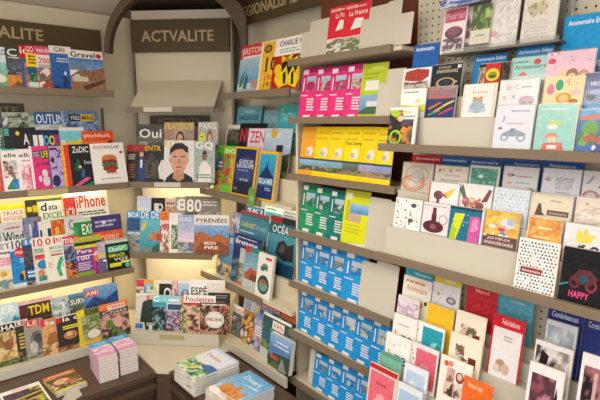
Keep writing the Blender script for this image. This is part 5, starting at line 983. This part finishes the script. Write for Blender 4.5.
pile(.94, 2.80, .108, .21, -.03, 9, .0165, pink, 'topmost pink and blue booklet of the pile next to the cream plinth', 'pink and blue booklet lower in its pile', 'piles of pink and blue booklets', jit=.002, seed=9)
pile(.605, 2.80, .165, .205, .1, 3, .0085,
     'c8b078;N 0 0 1 .8 631 c89a6a,6a7a3c,e0c8a0,8a5a3c,4a5a2c,d8b0a0;E .4 .5 .26 .16 d8b090;E .66 .36 .2 .12 b8744a;R 0 .84 1 1 d86a4a;L .1 .88 .9 .96 1 f0d8c0;R 0 0 1 .08 d8c84a',
     'topmost magazine with a tan dog on the small pile of three', 'magazine beneath the tan dog cover', 'small pile of dog magazines', seed=5)
pile(.40, 2.80, .20, .265, .02, 1, .005,
     'efece6;R .05 .05 .95 .84 2a3034;N .05 .05 .95 .84 641 2a3034,4a6a3c,c8c04a,6a2c34,3a4a5a,a83a3c;P d8cc3a .05 .5 .95 .6 .95 .56 .05 .45;P c8d04a .05 .3 .95 .42 .95 .38 .05 .26;E .4 .2 .16 .1 a83a44;T .3 .88 .7 .96 c84a4a JARDIN',
     'single white bordered magazine lying flat at the counter end', '', 'magazines lying on the counters', seed=2)
pile(1.415, 1.62, .2, .265, -math.pi / 2 + .45, 3, .006,
     'e6e6ea;R .06 .06 .94 .94 2c3a6c;N .06 .06 .94 .94 651 2c3a6c,5a7ab8,1a2244,c8d4ea;E .5 .6 .2 .16 8aa8dc;T .2 .8 .8 .9 e0e8f4 CIEL',
     'topmost white bordered navy magazine beside the low tray end', 'white bordered navy magazine lying beneath its like', 'navy magazines lying by the map rack', seed=8)
# small price card leaning on the counter edge, and the round tag on the shelf
r = thing('price_card', 'small blank beige price card on the dark counter edge', 'price card', (.60, 2.64, CT + .001), (0, 0, .5))
bm = bmesh.new(); profile(bm, [(-.03, 0), (.03, 0), (.002, .045), (-.002, .045)], -.04, .04); obj('folded_card', bm, CREAM2, r)
p, e, yaw = RK['R']
P = on_plane(251.5, 197.5, p, 1.645)
r = thing('shelf_tag', 'round green paper tag hanging from the shelf edge below the yellow bordered magazine', 'tag', (P.x, P.y, P.z + HC), (0, 0, yaw + .1))
gm = mat('green tag paper', '5f9a3a', .5)
bm = bmesh.new(); N = 24
a = [bm.verts.new((.033 * math.cos(6.2832 * i / N), 0, .066 * math.sin(6.2832 * i / N))) for i in range(N)]
b = [bm.verts.new((v.co.x, .0012, v.co.z)) for v in a]
bm.faces.new(a); bm.faces.new(b[::-1])
for i in range(N): bm.faces.new((a[i], b[i], b[(i + 1) % N], a[(i + 1) % N]))
bmesh.ops.recalc_face_normals(bm, faces=bm.faces); obj('disc', bm, gm, r)
words(r, 'lettering', '20', -.018, .018, -.02, .012, -.0026, mat('tag print', 'a8c890', .6))

# ------------------------------------------------------------------ light and camera
def unseen_ceiling_light(x, y, rz, power, label):  # out of view; hung low so they can also light upward
    r = thing('unseen_pendant', label, 'ceiling light', (x, y, CZ - .001), (0, 0, rz), 'unseen pendant lights with added up lamps')
    for sx in (-.45, .45): bx('rod', r, (sx - .006, -.006, -.60), (sx + .006, .006, 0), RAIL)
    bx('housing', r, (-.62, -.10, -.635), (.62, .10, -.6005), WHITE)
    bx('diffuser', r, (-.6, -.09, -.645), (.6, .09, -.6355), LAMP)
    for nm, z, ex, pw, sy in (('down_lamp', -.652, 0, power, .3), ('added_up_lamp', -.595, math.pi, power * UP, .18)):  # upward lamp added to brighten the ceiling above the racks
        l = bpy.data.lights.new(nm, 'AREA'); l.shape = 'RECTANGLE'; l.size = 1.2; l.size_y = sy; l.energy = pw; l.color = (1, .96, .9)
        o = bpy.data.objects.new(nm, l); COL.objects.link(o); o.parent = r; o.location = (0, 0, z); o.rotation_euler = (ex, 0, 0)
UP = 1.3
unseen_ceiling_light(.35, 1.95, math.radians(-40), 13, 'added unseen pendant light brightening the wall and signs by the corner')  # extra lamp added to brighten the left wall and corner signs
unseen_ceiling_light(-.15, 1.0, math.radians(45), 12, 'unseen pendant light above the middle of the aisle')
unseen_ceiling_light(-1.1, .3, math.pi / 2, 19, 'unseen pendant light further from the card rack')
unseen_ceiling_light(.3, -.9, 0, 22, 'unseen pendant light behind the viewpoint')
w = bpy.data.worlds.new('World'); S.world = w; w.use_nodes = True
w.node_tree.nodes['Background'].inputs[0].default_value = (1, .985, .96, 1); w.node_tree.nodes['Background'].inputs[1].default_value = 1.55

cam = bpy.data.cameras.new('camera'); co = bpy.data.objects.new('camera', cam); COL.objects.link(co)
cam.sensor_width = 36; cam.lens = 36 * F / 600; cam.clip_start = .02
co.location = (0, 0, HC); co.rotation_euler = (math.pi / 2 - PITCH, 0, -AZ)
S.camera = co
S.view_settings.view_transform = 'Standard'; S.view_settings.look = 'None'; S.view_settings.gamma = 1
S.view_settings.exposure = -0.36; S.view_settings.use_curve_mapping = False
S.cycles.max_bounces = 6; S.cycles.transparent_max_bounces = 12
